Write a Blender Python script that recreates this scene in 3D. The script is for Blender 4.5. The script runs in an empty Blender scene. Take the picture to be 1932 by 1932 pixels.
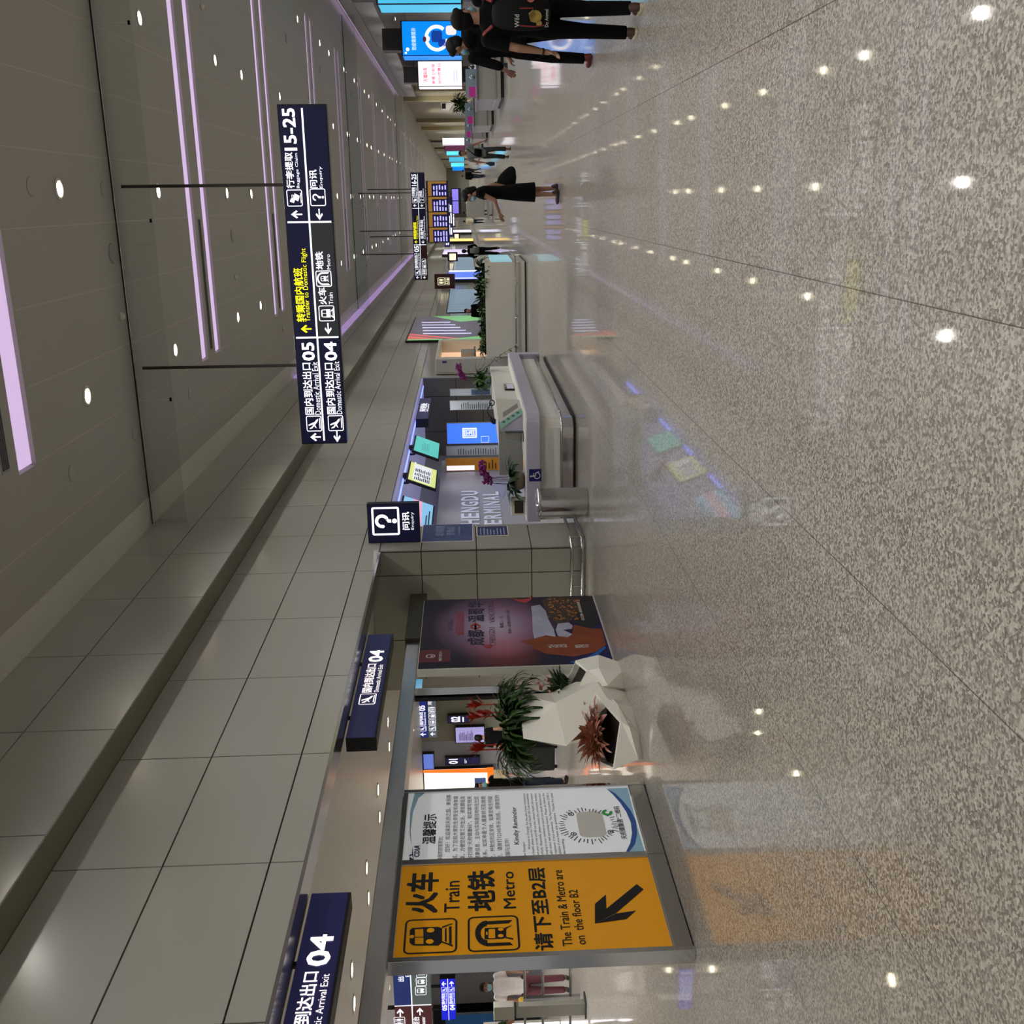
import bpy, bmesh, math, random
from mathutils import Vector, Matrix
import numpy as np
R = random.Random(7)
S = bpy.context.scene
C = S.collection

# ------------------------------------------------------------------ camera
FPX = 1935.0                       # focal length in pixels of the 1932 px frame
EYE = np.array([0.0, 0.0, 1.6])
_dy = np.array([590.0, 91.0, FPX])             # hall direction in (right, up, forward)
_e = (-.025 * _dy[0] + _dy[1]) / FPX
_z = np.array([-.025, 1, -_e]); _z /= np.linalg.norm(_z)
_y = _dy / np.linalg.norm(_dy)
_x = np.cross(_z, _y)
if _x[0] < 0: _x = -_x
CM = np.array([_x, _y, _z])
rt, up, fw = (Vector(CM[:, i]) for i in range(3))
cam_d = bpy.data.cameras.new('camera'); cam = bpy.data.objects.new('camera', cam_d); C.objects.link(cam)
cam_d.sensor_width = 36; cam_d.lens = FPX / 1932 * 36; cam_d.clip_start = .05; cam_d.clip_end = 900
m = Matrix.Identity(4)
for i, v in enumerate((-up, rt, -fw)):         # the phone was held on its side: world up is image left
    for j in range(3): m[j][i] = v[j]
m.translation = Vector(EYE)
cam.matrix_world = m
S.camera = cam

# ------------------------------------------------------------------ world, exposure
W = bpy.data.worlds.new('world'); S.world = W; W.use_nodes = True
bg = W.node_tree.nodes['Background']; bg.inputs[0].default_value = (1, .99, .96, 1); bg.inputs[1].default_value = .3
vs = S.view_settings
vs.view_transform = 'Standard'; vs.look = 'None'; vs.exposure = 0.0; vs.gamma = 1; vs.use_curve_mapping = False
S.cycles.max_bounces = 6; S.cycles.diffuse_bounces = 3; S.cycles.glossy_bounces = 3; S.cycles.transmission_bounces = 4
S.cycles.sample_clamp_indirect = 4; S.cycles.caustics_reflective = False; S.cycles.caustics_refractive = False

WARM = (1, .995, .965); COOL = (.84, .86, 1)
def area(name, loc, sx, sy, power, col, rot=(0, 0, 0)):
    l = bpy.data.lights.new(name, 'AREA'); l.shape = 'RECTANGLE'; l.size = sx; l.size_y = sy; l.energy = power; l.color = col
    o = bpy.data.objects.new(name, l); o.location = loc; o.rotation_euler = rot; C.objects.link(o); return o

# ------------------------------------------------------------------ helpers
def lin(c):
    f = lambda v: v / 12.92 if v <= .04045 else ((v + .055) / 1.055) ** 2.4
    return tuple(f(x / 255) for x in c)
MATS = {}
def M(name, rgb, rough=.5, metal=0, emit=0, var=.06, scale=9, spec=.5, coat=0, bump=0, alpha=None):
    if name in MATS: return MATS[name]
    m = bpy.data.materials.new(name); m.use_nodes = True; nt = m.node_tree; n = nt.nodes; b = n['Principled BSDF']
    col = lin(rgb)
    b.inputs['Roughness'].default_value = rough; b.inputs['Metallic'].default_value = metal
    b.inputs['Specular IOR Level'].default_value = spec; b.inputs['Coat Weight'].default_value = coat
    tc = n.new('ShaderNodeTexCoord'); nz = n.new('ShaderNodeTexNoise'); nz.inputs['Scale'].default_value = scale; nz.inputs['Detail'].default_value = 3
    nt.links.new(tc.outputs['Object'], nz.inputs['Vector'])
    rp = n.new('ShaderNodeMapRange'); rp.inputs['To Min'].default_value = 1 - var; rp.inputs['To Max'].default_value = 1 + var
    nt.links.new(nz.outputs['Fac'], rp.inputs['Value'])
    mx = n.new('ShaderNodeVectorMath'); mx.operation = 'SCALE'; mx.inputs[0].default_value = col
    nt.links.new(rp.outputs['Result'], mx.inputs['Scale'])
    nt.links.new(mx.outputs['Vector'], b.inputs['Base Color'])
    if emit:
        b.inputs['Emission Strength'].default_value = emit
        nt.links.new(mx.outputs['Vector'], b.inputs['Emission Color'])
    if bump:
        bp = n.new('ShaderNodeBump'); bp.inputs['Strength'].default_value = bump; bp.inputs['Distance'].default_value = .01 if bump < .4 else .06
        nt.links.new(nz.outputs['Fac'], bp.inputs['Height']); nt.links.new(bp.outputs['Normal'], b.inputs['Normal'])
    MATS[name] = m; return m
def glass(name, tint, k=.12):
    m = bpy.data.materials.new(name); m.use_nodes = True; nt = m.node_tree; n = nt.nodes; n.clear()
    out = n.new('ShaderNodeOutputMaterial'); t = n.new('ShaderNodeBsdfTransparent'); t.inputs[0].default_value = (*tint, 1)
    g = n.new('ShaderNodeBsdfGlossy'); g.inputs['Roughness'].default_value = .02
    fr = n.new('ShaderNodeFresnel'); fr.inputs[0].default_value = 1.5; mix = n.new('ShaderNodeMixShader')
    nt.links.new(fr.outputs[0], mix.inputs[0]); nt.links.new(t.outputs[0], mix.inputs[1]); nt.links.new(g.outputs[0], mix.inputs[2])
    nt.links.new(mix.outputs[0], out.inputs[0]); MATS[name] = m; return m

def ray(px, py):
    return CM @ np.array([1932 - py - 966, 966 - px, FPX])
def at(px, py, x=None, y=None, z=None):
    """The point of the plane x=, y= or z= that the photograph shows at (px, py)."""
    d = ray(px, py)
    for i, v in enumerate((x, y, z)):
        if v is not None: return Vector(EYE + (v - EYE[i]) / d[i] * d)

class MB:
    def __init__(s): s.v = []; s.f = []
    def add(s, vs, fs):
        o = len(s.v); s.v += [tuple(v) for v in vs]; s.f += [tuple(i + o for i in f) for f in fs]; return s
    def box(s, x0, x1, y0, y1, z0, z1):
        v = [(x, y, z) for z in (z0, z1) for y in (y0, y1) for x in (x0, x1)]
        return s.add(v, [(0, 2, 3, 1), (4, 5, 7, 6), (0, 1, 5, 4), (2, 6, 7, 3), (0, 4, 6, 2), (1, 3, 7, 5)])
    def hexa(s, p):                                  # 8 corners: bottom ring 0-3, top ring 4-7
        return s.add(p, [(3, 2, 1, 0), (4, 5, 6, 7), (0, 1, 5, 4), (1, 2, 6, 5), (2, 3, 7, 6), (3, 0, 4, 7)])
    def prism(s, pts, vec):                          # planar polygon swept along vec
        n = len(pts); vec = Vector(vec)
        v = [Vector(p) for p in pts] + [Vector(p) + vec for p in pts]
        return s.add(v, [tuple(range(n))[::-1], tuple(range(n, 2 * n))] + [(i, (i + 1) % n, n + (i + 1) % n, n + i) for i in range(n)])
    def cyl(s, p0, p1, r0, r1=None, n=12, cap=True):
        r1 = r0 if r1 is None else r1; p0 = Vector(p0); p1 = Vector(p1); d = (p1 - p0).normalized()
        a = d.orthogonal().normalized(); b = d.cross(a)
        v = [p + (a * math.cos(t * 2 * math.pi / n) + b * math.sin(t * 2 * math.pi / n)) * r for p, r in ((p0, r0), (p1, r1)) for t in range(n)]
        f = [(i, (i + 1) % n, n + (i + 1) % n, n + i) for i in range(n)]
        if cap: f += [tuple(range(n))[::-1], tuple(range(n, 2 * n))]
        return s.add(v, f)
    def tube(s, pts, r, n=8):
        pts = [Vector(p) for p in pts]; rings = []; up_ = None; v = []
        for i, p in enumerate(pts):
            d = ((pts[min(i + 1, len(pts) - 1)] - pts[max(i - 1, 0)])).normalized()
            a = d.orthogonal().normalized() if up_ is None else (up_ - d * up_.dot(d)).normalized()
            up_ = a; b = d.cross(a); rr = r[i] if isinstance(r, (list, tuple)) else r
            v += [p + (a * math.cos(t * 2 * math.pi / n) + b * math.sin(t * 2 * math.pi / n)) * rr for t in range(n)]
        f = [(k * n + i, k * n + (i + 1) % n, (k + 1) * n + (i + 1) % n, (k + 1) * n + i) for k in range(len(pts) - 1) for i in range(n)]
        f += [tuple(range(n))[::-1], tuple(range((len(pts) - 1) * n, len(pts) * n))]
        return s.add(v, f)
    def lathe(s, prof, c, n=24, cap=True):
        v = [(c[0] + r * math.cos(t * 2 * math.pi / n), c[1] + r * math.sin(t * 2 * math.pi / n), c[2] + z) for r, z in prof for t in range(n)]
        f = [(k * n + i, k * n + (i + 1) % n, (k + 1) * n + (i + 1) % n, (k + 1) * n + i) for k in range(len(prof) - 1) for i in range(n)]
        if cap: f += [tuple(range(n))[::-1], tuple(range((len(prof) - 1) * n, len(prof) * n))]
        return s.add(v, f)
    def ell(s, c, rx, ry=None, rz=None, n=12, m=8, rot=None):
        ry = rx if ry is None else ry; rz = rx if rz is None else rz; v = []; c = Vector(c)
        def q(p): p = Vector(p); return (rot @ p if rot else p) + c
        v.append(q((0, 0, -rz)))
        for j in range(1, m):
            t = -math.pi / 2 + math.pi * j / m
            v += [q((rx * math.cos(t) * math.cos(2 * math.pi * i / n), ry * math.cos(t) * math.sin(2 * math.pi * i / n), rz * math.sin(t))) for i in range(n)]
        v.append(q((0, 0, rz)))
        f = [(0, 1 + (i + 1) % n, 1 + i) for i in range(n)]
        f += [(1 + j * n + i, 1 + j * n + (i + 1) % n, 1 + (j + 1) * n + (i + 1) % n, 1 + (j + 1) * n + i) for j in range(m - 2) for i in range(n)]
        t = len(v) - 1; f += [(t - n + i, t - n + (i + 1) % n, t) for i in range(n)]
        return s.add(v, f)
    def rc(s, p0, p1, r0, r1, n=12):                 # round cone
        return s.ell(p0, r0, n=n, m=8).ell(p1, r1, n=n, m=8).cyl(p0, p1, r0, r1, n)
    def loft(s, secs, n=20):                         # (centre, rx, ry) rings in z
        v = []
        for c, rx, ry in secs: v += [(c[0] + rx * math.cos(2 * math.pi * i / n), c[1] + ry * math.sin(2 * math.pi * i / n), c[2]) for i in range(n)]
        f = [(k * n + i, k * n + (i + 1) % n, (k + 1) * n + (i + 1) % n, (k + 1) * n + i) for k in range(len(secs) - 1) for i in range(n)]
        f += [tuple(range(n))[::-1], tuple(range((len(secs) - 1) * n, len(secs) * n))]
        return s.add(v, f)
    def strip(s, pts, ws, nrm):                      # a leaf: centre line, widths, side vector
        v = []
        for p, w in zip(pts, ws):
            v += [Vector(p) - nrm * w, Vector(p) + nrm * w]
        return s.add(v, [(2 * i, 2 * i + 1, 2 * i + 3, 2 * i + 2) for i in range(len(pts) - 1)])
    def xform(s, fn): s.v = [tuple(fn(Vector(v))) for v in s.v]; return s

def root_of(o):
    while o.parent: o = o.parent
    return o
def obj(name, mb, mat, parent=None, bev=0, smooth=False, sub=0, remesh=0, kind=None, label=None):
    me = bpy.data.meshes.new(name)
    off = root_of(parent).location if parent else Vector((0, 0, 0))
    me.from_pydata([tuple(Vector(v) - off) for v in mb.v], [], mb.f); me.update()
    me.materials.append(mat)
    o = bpy.data.objects.new(name, me); C.objects.link(o)
    if parent: o.parent = parent
    if remesh:
        r = o.modifiers.new('r', 'REMESH'); r.mode = 'VOXEL'; r.voxel_size = remesh; r.use_smooth_shade = True
        q = o.modifiers.new('s', 'SMOOTH'); q.iterations = 4; q.factor = .5
    if bev:
        b = o.modifiers.new('b', 'BEVEL'); b.width = bev; b.segments = 2; b.limit_method = 'ANGLE'
    if sub: u = o.modifiers.new('u', 'SUBSURF'); u.levels = sub; u.render_levels = sub
    if smooth:
        for p in me.polygons: p.use_smooth = True
    if kind: o['kind'] = kind
    if label: o['label'] = label
    return o
def tag(o, label, cat, group=None, kind=None):
    o['label'] = label; o['category'] = cat
    if group: o['group'] = group
    if kind: o['kind'] = kind
    return o
def thing(name, label, cat, loc, group=None):
    o = bpy.data.objects.new(name, None); C.objects.link(o); o.location = loc; o.empty_display_size = .1
    return tag(o, label, cat, group)
def recenter(o):                                     # a one-mesh thing: origin to the middle of its foot
    vs_ = [v.co.copy() for v in o.data.vertices]
    c = Vector([(min(v[i] for v in vs_) + max(v[i] for v in vs_)) / 2 for i in (0, 1)] + [min(v[2] for v in vs_)])
    o.data.transform(Matrix.Translation(-c)); o.location = c; return o
def struct(name, mb, mat, bev=0):
    return obj(name, mb, mat, bev=bev, kind='structure')
def copy_tree(o, parent=None):
    c = o.copy(); C.objects.link(c)
    if parent: c.parent = parent
    for ch in o.children: copy_tree(ch, c)
    return c

# flat graphics on a face ------------------------------------------------
_TX = {}
def text_mesh(s, bold):
    k = s
    if k not in _TX:
        c = bpy.data.curves.new('t', 'FONT'); c.body = s; c.size = 1; c.resolution_u = 2; c.fill_mode = 'FRONT'
        o = bpy.data.objects.new('t', c); me = o.to_mesh()
        v = [x.co[:2] for x in me.vertices]; f = [tuple(p.vertices) for p in me.polygons]
        o.to_mesh_clear(); bpy.data.objects.remove(o); bpy.data.curves.remove(c)
        _TX[k] = (v, f)
    return _TX[k]
class Face:
    """A plane with its own right / up / normal; (a, b) are metres right and up of the origin."""
    def __init__(s, o, r, n, u=(0, 0, 1)):
        s.o = Vector(o); s.r = Vector(r).normalized(); s.u = Vector(u).normalized(); s.n = Vector(n).normalized()
    def p(s, a, b, d=0): return s.o + s.r * a + s.u * b + s.n * d
    def px(s, x, y):
        d = Vector(ray(x, y)); e = Vector(EYE); t = (s.o - e).dot(s.n) / d.dot(s.n); q = e + d * t - s.o
        return q.dot(s.r), q.dot(s.u)
class G(MB):
    def __init__(s, face, d=.002): MB.__init__(s); s.F = face; s.d = d
    def poly(s, pts, d=None): return s.add([s.F.p(a, b, s.d if d is None else d) for a, b in pts], [tuple(range(len(pts)))])
    def ppoly(s, pts): return s.poly([s.F.px(*q) for q in pts])
    def rect(s, a0, b0, a1, b1): return s.poly([(a0, b0), (a1, b0), (a1, b1), (a0, b1)])
    def rpts(s, a0, b0, a1, b1, r, n=4):
        o = []
        for cx, cy, t0 in ((a1 - r, b0 + r, -90), (a1 - r, b1 - r, 0), (a0 + r, b1 - r, 90), (a0 + r, b0 + r, 180)):
            o += [(cx + r * math.cos(math.radians(t0 + 90 * i / n)), cy + r * math.sin(math.radians(t0 + 90 * i / n))) for i in range(n + 1)]
        return o
    def rrect(s, a0, b0, a1, b1, r): return s.poly(s.rpts(a0, b0, a1, b1, r))
    def frame(s, a0, b0, a1, b1, w, r):
        A = s.rpts(a0, b0, a1, b1, r); B = s.rpts(a0 + w, b0 + w, a1 - w, b1 - w, max(r - w, .0005)); n = len(A)
        return s.add([s.F.p(a, b, s.d) for a, b in A + B], [(i, (i + 1) % n, n + (i + 1) % n, n + i) for i in range(n)])
    def disc(s, a, b, r, ry=None, n=20): return s.poly([(a + r * math.cos(2 * math.pi * i / n), b + (ry or r) * math.sin(2 * math.pi * i / n)) for i in range(n)])
    def arc(s, a, b, r, w, t0, t1, n=18, ry=None):
        k = (ry or r) / r
        v = [(a + q * math.cos(math.radians(t0 + (t1 - t0) * i / n)), b + k * q * math.sin(math.radians(t0 + (t1 - t0) * i / n))) for q in (r, r - w) for i in range(n + 1)]
        return s.add([s.F.p(x, y, s.d) for x, y in v], [(i, i + 1, n + 2 + i, n + 1 + i) for i in range(n)])
    def line(s, p, q, w):
        p = Vector(p); q = Vector(q); d = (q - p).normalized(); e = Vector((-d.y, d.x)) * w / 2
        return s.poly([p - e, q - e, q + e, p + e])
    def text(s, t, a0, b0, a1, b1, bold=.02):
        v, f = text_mesh(t, bold)
        if not v: return s
        x0, x1 = min(q[0] for q in v), max(q[0] for q in v); y0, y1 = min(q[1] for q in v), max(q[1] for q in v)
        kx = (a1 - a0) / max(x1 - x0, 1e-6); ky = (b1 - b0) / max(y1 - y0, 1e-6)
        q = bold * .8
        for i, (dx, dy) in enumerate([(0, 0), (-q, -q), (q, -q), (q, q), (-q, q)] if bold >= .01 else [(0, 0)]):   # heavier strokes
            s.add([s.F.p(a0 + (x - x0 + dx) * kx, b0 + (y - y0 + dy) * ky, s.d + i * .00004) for x, y in v], f)
        return s
    def ptext(s, t, lb, rt_, bold=.02):              # box from two photograph points on this face
        a0, b0 = s.F.px(*lb); a1, b1 = s.F.px(*rt_)
        return s.text(t, a0, b0, a1, b1, bold)
    def ltext(s, t, f, row, xb, xt, rrow, bold=.0):  # left end measured, right end only across
        a0, b0 = s.F.px(*f(row, xb)); _, b1 = s.F.px(*f(row, xt)); a1, _ = s.F.px(*f(rrow, xb)); return s.text(t, a0, b0, a1, b1, bold)
    def arrow(s, a0, b0, a1, b1, way):               # fat arrow filling a box
        for P in ([(.41, 0), (.59, 0), (.59, .75), (.41, .75)], [(.5, 1), (.0, .52), (.13, .38), (.5, .72)], [(.5, 1), (.5, .72), (.87, .38), (1, .52)]):
            if way == 'left': P = [(1 - y, x) for x, y in P]
            if way == 'right': P = [(y, x) for x, y in P]
            if way == 'down': P = [(x, 1 - y) for x, y in P]
            if way == 'upleft': P = [((x - .5) * .75 - (y - .5) * .75 + .5, (x - .5) * .75 + (y - .5) * .75 + .5) for x, y in P]
            s.poly([(a0 + x * (a1 - a0), b0 + y * (b1 - b0)) for x, y in P])
        return s
    def icon(s, kind, a0, b0, a1, b1, line=None):
        w, h = a1 - a0, b1 - b0; X = lambda x: a0 + x * w; Y = lambda y: b0 + y * h
        lw = line or .055 * h
        if kind != 'none': s.frame(a0, b0, a1, b1, lw, .12 * h)
        pl = lambda pts: s.poly([(X(x), Y(y)) for x, y in pts])
        if kind == 'plane':                          # landing aeroplane over a runway
            pl([(.2, .62), (.28, .66), (.72, .36), (.8, .24), (.72, .22), (.6, .28)])
            pl([(.46, .52), (.36, .86), (.44, .86), (.62, .42)])
            pl([(.46, .46), (.2, .34), (.24, .42), (.4, .54)]); pl([(.2, .62), (.16, .8), (.22, .8), (.3, .64)])
            pl([(.18, .1), (.84, .1), (.84, .16), (.18, .16)])
        elif kind == 'q':
            s.arc(X(.5), Y(.66), .2 * w, .09 * w, 190, -50, ry=.18 * h)
            pl([(.545, .54), (.63, .52), (.56, .42), (.56, .3), (.44, .3), (.44, .44)]); s.disc(X(.5), Y(.18), .075 * w, .075 * h)
        elif kind == 'bag':
            pl([(.3, .28), (.62, .16), (.78, .48), (.46, .6)]); pl([(.2, .56), (.4, .48), (.5, .72), (.3, .82)])
            s.frame(X(.5), Y(.56), X(.7), Y(.68), .03 * h, .02 * h); pl([(.2, .08), (.8, .08), (.8, .12), (.2, .12)])
        elif kind in ('train', 'metro', 'bus'):
            if kind == 'metro': s.arc(X(.5), Y(.55), .4 * w, .1 * w, 0, 180, ry=.37 * h); pl([(.1, .14), (.2, .22), (.2, .56), (.1, .56)]); pl([(.9, .14), (.8, .22), (.8, .56), (.9, .56)]); k = .62
            else: k = 1
            c = lambda x: .5 + (x - .5) * k; e = lambda y: .46 + (y - .5) * k
            q = lambda pts: pl([(c(x), e(y)) for x, y in pts])
            q([(.24, .3), (.76, .3), (.76, .56), (.24, .56)]); q([(.32, .88), (.68, .88), (.74, .8), (.26, .8)])
            q([(.24, .56), (.3, .56), (.3, .8), (.26, .8)]); q([(.7, .56), (.76, .56), (.74, .8), (.7, .8)]); q([(.485, .56), (.515, .56), (.515, .8), (.485, .8)])
            if kind == 'bus': q([(.3, .2), (.4, .2), (.4, .3), (.3, .3)]); q([(.6, .2), (.7, .2), (.7, .3), (.6, .3)])
            else:
                q([(.32, .26), (.4, .26), (.24, .08), (.16, .08)]); q([(.6, .26), (.68, .26), (.84, .08), (.76, .08)]); q([(.26, .12), (.74, .12), (.74, .16), (.26, .16)])
        elif kind == 'toilet':
            for x in (.3, .7):
                s.disc(X(x), Y(.8), .07 * w, .07 * h); pl([(x - .1, .7), (x + .1, .7), (x + .12, .4), (x - .12, .4)]); pl([(x - .06, .4), (x + .06, .4), (x + .05, .14), (x - .05, .14)])
            pl([(.485, .12), (.515, .12), (.515, .88), (.485, .88)])
        elif kind == 'wheel':
            s.disc(X(.42), Y(.85), .07 * w, .07 * h); pl([(.38, .76), (.48, .76), (.5, .42), (.4, .42)]); pl([(.4, .5), (.7, .5), (.7, .42), (.4, .42)]); pl([(.64, .46), (.72, .46), (.82, .2), (.74, .2)])
            pl([(.46, .64), (.68, .64), (.68, .58), (.46, .58)]); s.arc(X(.46), Y(.36), .27 * w, .06 * w, 100, 340, ry=.26 * h)
        elif kind == 'P': s.text('P', X(.3), Y(.2), X(.72), Y(.82), .03)
        elif kind == 'lift': pl([(.25, .15), (.75, .15), (.75, .6), (.25, .6)]); pl([(.3, .68), (.45, .68), (.375, .85)]); pl([(.55, .85), (.7, .85), (.625, .68)])
        return s
    def picon(s, kind, lb, rt_, line=None):
        a0, b0 = s.F.px(*lb); a1, b1 = s.F.px(*rt_); return s.icon(kind, a0, b0, a1, b1, line)
    def parrow(s, lb, rt_, way):
        a0, b0 = s.F.px(*lb); a1, b1 = s.F.px(*rt_); return s.arrow(a0, b0, a1, b1, way)
    def rows(s, a0, b0, a1, b1, n, fill=.5, seed=1, cols=1):   # lines too small to read
        r = random.Random(seed); h = (b1 - b0) / n; cw = (a1 - a0) / cols
        for i in range(n):
            for c in range(cols):
                s.rect(a0 + c * cw, b1 - (i + 1) * h + h * (1 - fill) / 2, a0 + c * cw + cw * r.uniform(.55, .92), b1 - i * h - h * (1 - fill) / 2)
        return s
XF = lambda x, y0=0, z0=0: Face((x, y0, z0), (0, 1, 0), (1, 0, 0))       # looks into the hall from its left wall
YF = lambda y, x0=0, z0=0: Face((x0, y, z0), (1, 0, 0), (0, -1, 0))      # looks towards the viewer
# ================================================================== setting
H = 6.22; XW = -4.75; XU = -4.44; XR = 7.0; END = 300
def floor_material():
    m = bpy.data.materials.new('granite_floor'); m.use_nodes = True; nt = m.node_tree; n = nt.nodes; L = nt.links.new; b = n['Principled BSDF']
    tc = n.new('ShaderNodeTexCoord')
    v = n.new('ShaderNodeTexVoronoi'); v.inputs['Scale'].default_value = 96; L(tc.outputs['Object'], v.inputs['Vector'])
    sp = n.new('ShaderNodeSeparateColor'); L(v.outputs['Color'], sp.inputs[0])
    n1 = n.new('ShaderNodeTexNoise'); n1.inputs['Scale'].default_value = 60; n1.inputs['Detail'].default_value = 4; L(tc.outputs['Object'], n1.inputs['Vector'])
    ad = n.new('ShaderNodeMath'); ad.operation = 'MULTIPLY_ADD'; L(sp.outputs[0], ad.inputs[0]); ad.inputs[1].default_value = .62; 
    sc2 = n.new('ShaderNodeMath'); sc2.operation = 'MULTIPLY'; L(n1.outputs['Fac'], sc2.inputs[0]); sc2.inputs[1].default_value = .4; L(sc2.outputs[0], ad.inputs[2])
    cr = n.new('ShaderNodeValToRGB'); e = cr.color_ramp.elements
    e[0].position = .1; e[0].color = (*lin((100, 95, 87)), 1); e[1].position = .82; e[1].color = (*lin((190, 184, 173)), 1)
    for p, c in ((.3, (118, 112, 103)), (.5, (150, 144, 134)), (.66, (174, 168, 157))):
        q = e.new(p); q.color = (*lin(c), 1)
    L(ad.outputs[0], cr.inputs[0])
    sx = n.new('ShaderNodeSeparateXYZ'); L(tc.outputs['Object'], sx.inputs[0])
    def joint(sock, off, pitch, w):
        a = n.new('ShaderNodeMath'); a.operation = 'ADD'; L(sock, a.inputs[0]); a.inputs[1].default_value = off
        d = n.new('ShaderNodeMath'); d.operation = 'PINGPONG'; L(a.outputs[0], d.inputs[0]); d.inputs[1].default_value = pitch / 2
        c = n.new('ShaderNodeMath'); c.operation = 'LESS_THAN'; L(d.outputs[0], c.inputs[0]); c.inputs[1].default_value = w
        return c.outputs[0]
    def mixc(fac, k, col, src):
        mu = n.new('ShaderNodeMath'); mu.operation = 'MULTIPLY'; L(fac, mu.inputs[0]); mu.inputs[1].default_value = k
        mx = n.new('ShaderNodeMixRGB'); L(mu.outputs[0], mx.inputs[0]); L(src, mx.inputs[1]); mx.inputs[2].default_value = (*lin(col), 1); return mx.outputs[0]
    c = cr.outputs[0]
    c = mixc(joint(sx.outputs[1], .2, .583, .0016), .3, (60, 55, 48), c)
    c = mixc(joint(sx.outputs[0], .37, .5825, .0012), .22, (60, 55, 48), c)
    c = mixc(joint(sx.outputs[0], .375, 1.165, .0024), .85, (38, 34, 30), c)
    L(c, b.inputs['Base Color'])
    n2 = n.new('ShaderNodeTexNoise'); n2.inputs['Scale'].default_value = 1.3; L(tc.outputs['Object'], n2.inputs['Vector'])
    mr = n.new('ShaderNodeMapRange'); mr.inputs['To Min'].default_value = .03; mr.inputs['To Max'].default_value = .05; L(n2.outputs['Fac'], mr.inputs['Value']); L(mr.outputs[0], b.inputs['Coat Roughness'])
    b.inputs['Coat Weight'].default_value = .6; b.inputs['Coat IOR'].default_value = 1.5; b.inputs['Roughness'].default_value = .3
    b.inputs['Specular IOR Level'].default_value = .3
    return m
struct('floor', MB().box(-45, 16, -8, END + 2, -.2, 0), floor_material())

m_ceil = M('ceiling_white', (172, 169, 160), .6, var=.03, scale=.6)
m_fasc = M('wall_panel', (178, 178, 170), .2, var=.03, scale=.4, spec=.6)
m_dark = M('joint_dark', (40, 39, 35), .7)
m_steel = M('brushed_steel', (190, 190, 190), .2, 1, var=.08, scale=3)
m_steel2 = M('polished_steel', (205, 205, 208), .08, 1, var=.05, scale=2, bump=.02)
m_wavy = M('wavy_steel', (222, 221, 218), .3, 1, var=.1, scale=4, bump=.16)
m_black = M('black', (14, 14, 15), .45); m_white = M('white_paint', (222, 220, 212), .4); m_grey = M('grey_paint', (150, 149, 142), .45)
m_cove = M('cove_led', (212, 186, 228), .6, emit=.82, var=.02)
m_lav = M('lavender_grey', (176, 172, 190), .4)

# ceiling with the slots of its cove lights
COVES = [10.1, 18.8, 26.0, 34.55] + [v + 15.85 * k for k in (1, 2, 3, 4, 5, 6) for v in (26.0, 34.55)]
cx0, cx1 = -2.65, 5.4
cl = MB(); prev = -8
for y in COVES:
    cl.box(-4.44, 9, prev, y - .72, H, H + .2)
    cl.box(-4.44, cx0, y - .72, y + .72, H, H + .2).box(cx1, 9, y - .72, y + .72, H, H + .2)
    cl.box(cx0, cx1, y - .28, y + .28, H, H + .2); cl.box(cx0, cx1, y - .72, y + .72, H + .2, H + .25)
    prev = y + .72
cl.box(-4.44, 9, prev, END, H, H + .2)
struct('ceiling', cl, m_ceil)
cj = MB()                                           # the strips between ceiling panels
for k in range(-7, 12):
    x = .57 + .8 * k
    if -4.4 < x < 7: cj.box(x - .006, x + .006, -2, 60, H - .0015, H + .01) if not (cx0 < x < cx1) else [cj.box(x - .006, x + .006, a, b, H - .0015, H + .01) for a, b in zip([-2] + [v + .75 for v in COVES[:6]], [v - .75 for v in COVES[:6]] + [60])]
struct('ceiling_border', MB().box(XU, XU + .42, -8, END, H - .004, H + .01), M('ceiling_border', (206, 204, 194), .5))
struct('ceiling_joints', cj, M('ceiling_joint', (192, 188, 176), .7))

# left wall: fascia, upper wall, lower wall, pier, end wall
def panels(mb, axis, pos, face, y0, pitch, n, rows, gap=.007, d=.02):
    for k in range(n):
        for z0, z1 in rows:
            a, b = y0 + k * pitch + gap, y0 + (k + 1) * pitch - gap
            if axis == 'x': mb.box(min(pos, pos + face * d), max(pos, pos + face * d), a, b, z0 + gap, z1 - gap)
            else: mb.box(a, b, min(pos, pos + face * d), max(pos, pos + face * d), z0 + gap, z1 - gap)
Y0 = 9.84 - 1.58 * 11
f = MB(); panels(f, 'x', XW - .02, 1, Y0, 1.58, 84, [(2.92, 3.18), (3.18, 3.98), (3.98, 4.8)])
f.box(XW - .02, XW, Y0 + 84 * 1.58, END, 2.92, 4.8)
struct('wall_left', f, m_fasc)
struct('wall_left_backing', MB().box(XW - .12, XW - .016, -8, END, 2.925, 4.85), m_dark)
u = MB(); panels(u, 'x', XU - .02, 1, Y0, 1.58, 84, [(4.79, 5.59), (5.59, H + .02)])
u.box(XU - .02, XU, Y0 + 84 * 1.58, END, 4.79, H)
struct('wall_left_upper', u, m_fasc)
struct('wall_left_upper_backing', MB().box(XW - .1, XU - .016, -8, END, 4.8, H + .2), M('soffit_olive', (118, 116, 100), .6))
lo = MB(); panels(lo, 'x', XW - .02, 1, 28.72, 1.58, 60, [(0.12, 1.54), (1.54, 2.33), (2.33, 2.92)]); lo.box(XW - .02, XW, 28.72 + 60 * 1.58, END, .1, 2.92)
struct('wall_left_lower', lo, M('wall_panel_gloss', (160, 160, 158), .14, spec=.9, var=.03, scale=.4))
struct('wall_left_lower_backing', MB().box(XW - .3, XW - .016, 28.72, END, 0, 2.93), m_dark)
pr = MB()
panels(pr, 'x', XW - .02, 1, 13.79, 1.12, 1, [(0, .76), (.76, 1.545), (1.545, 2.33), (2.33, 2.92)])
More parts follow.
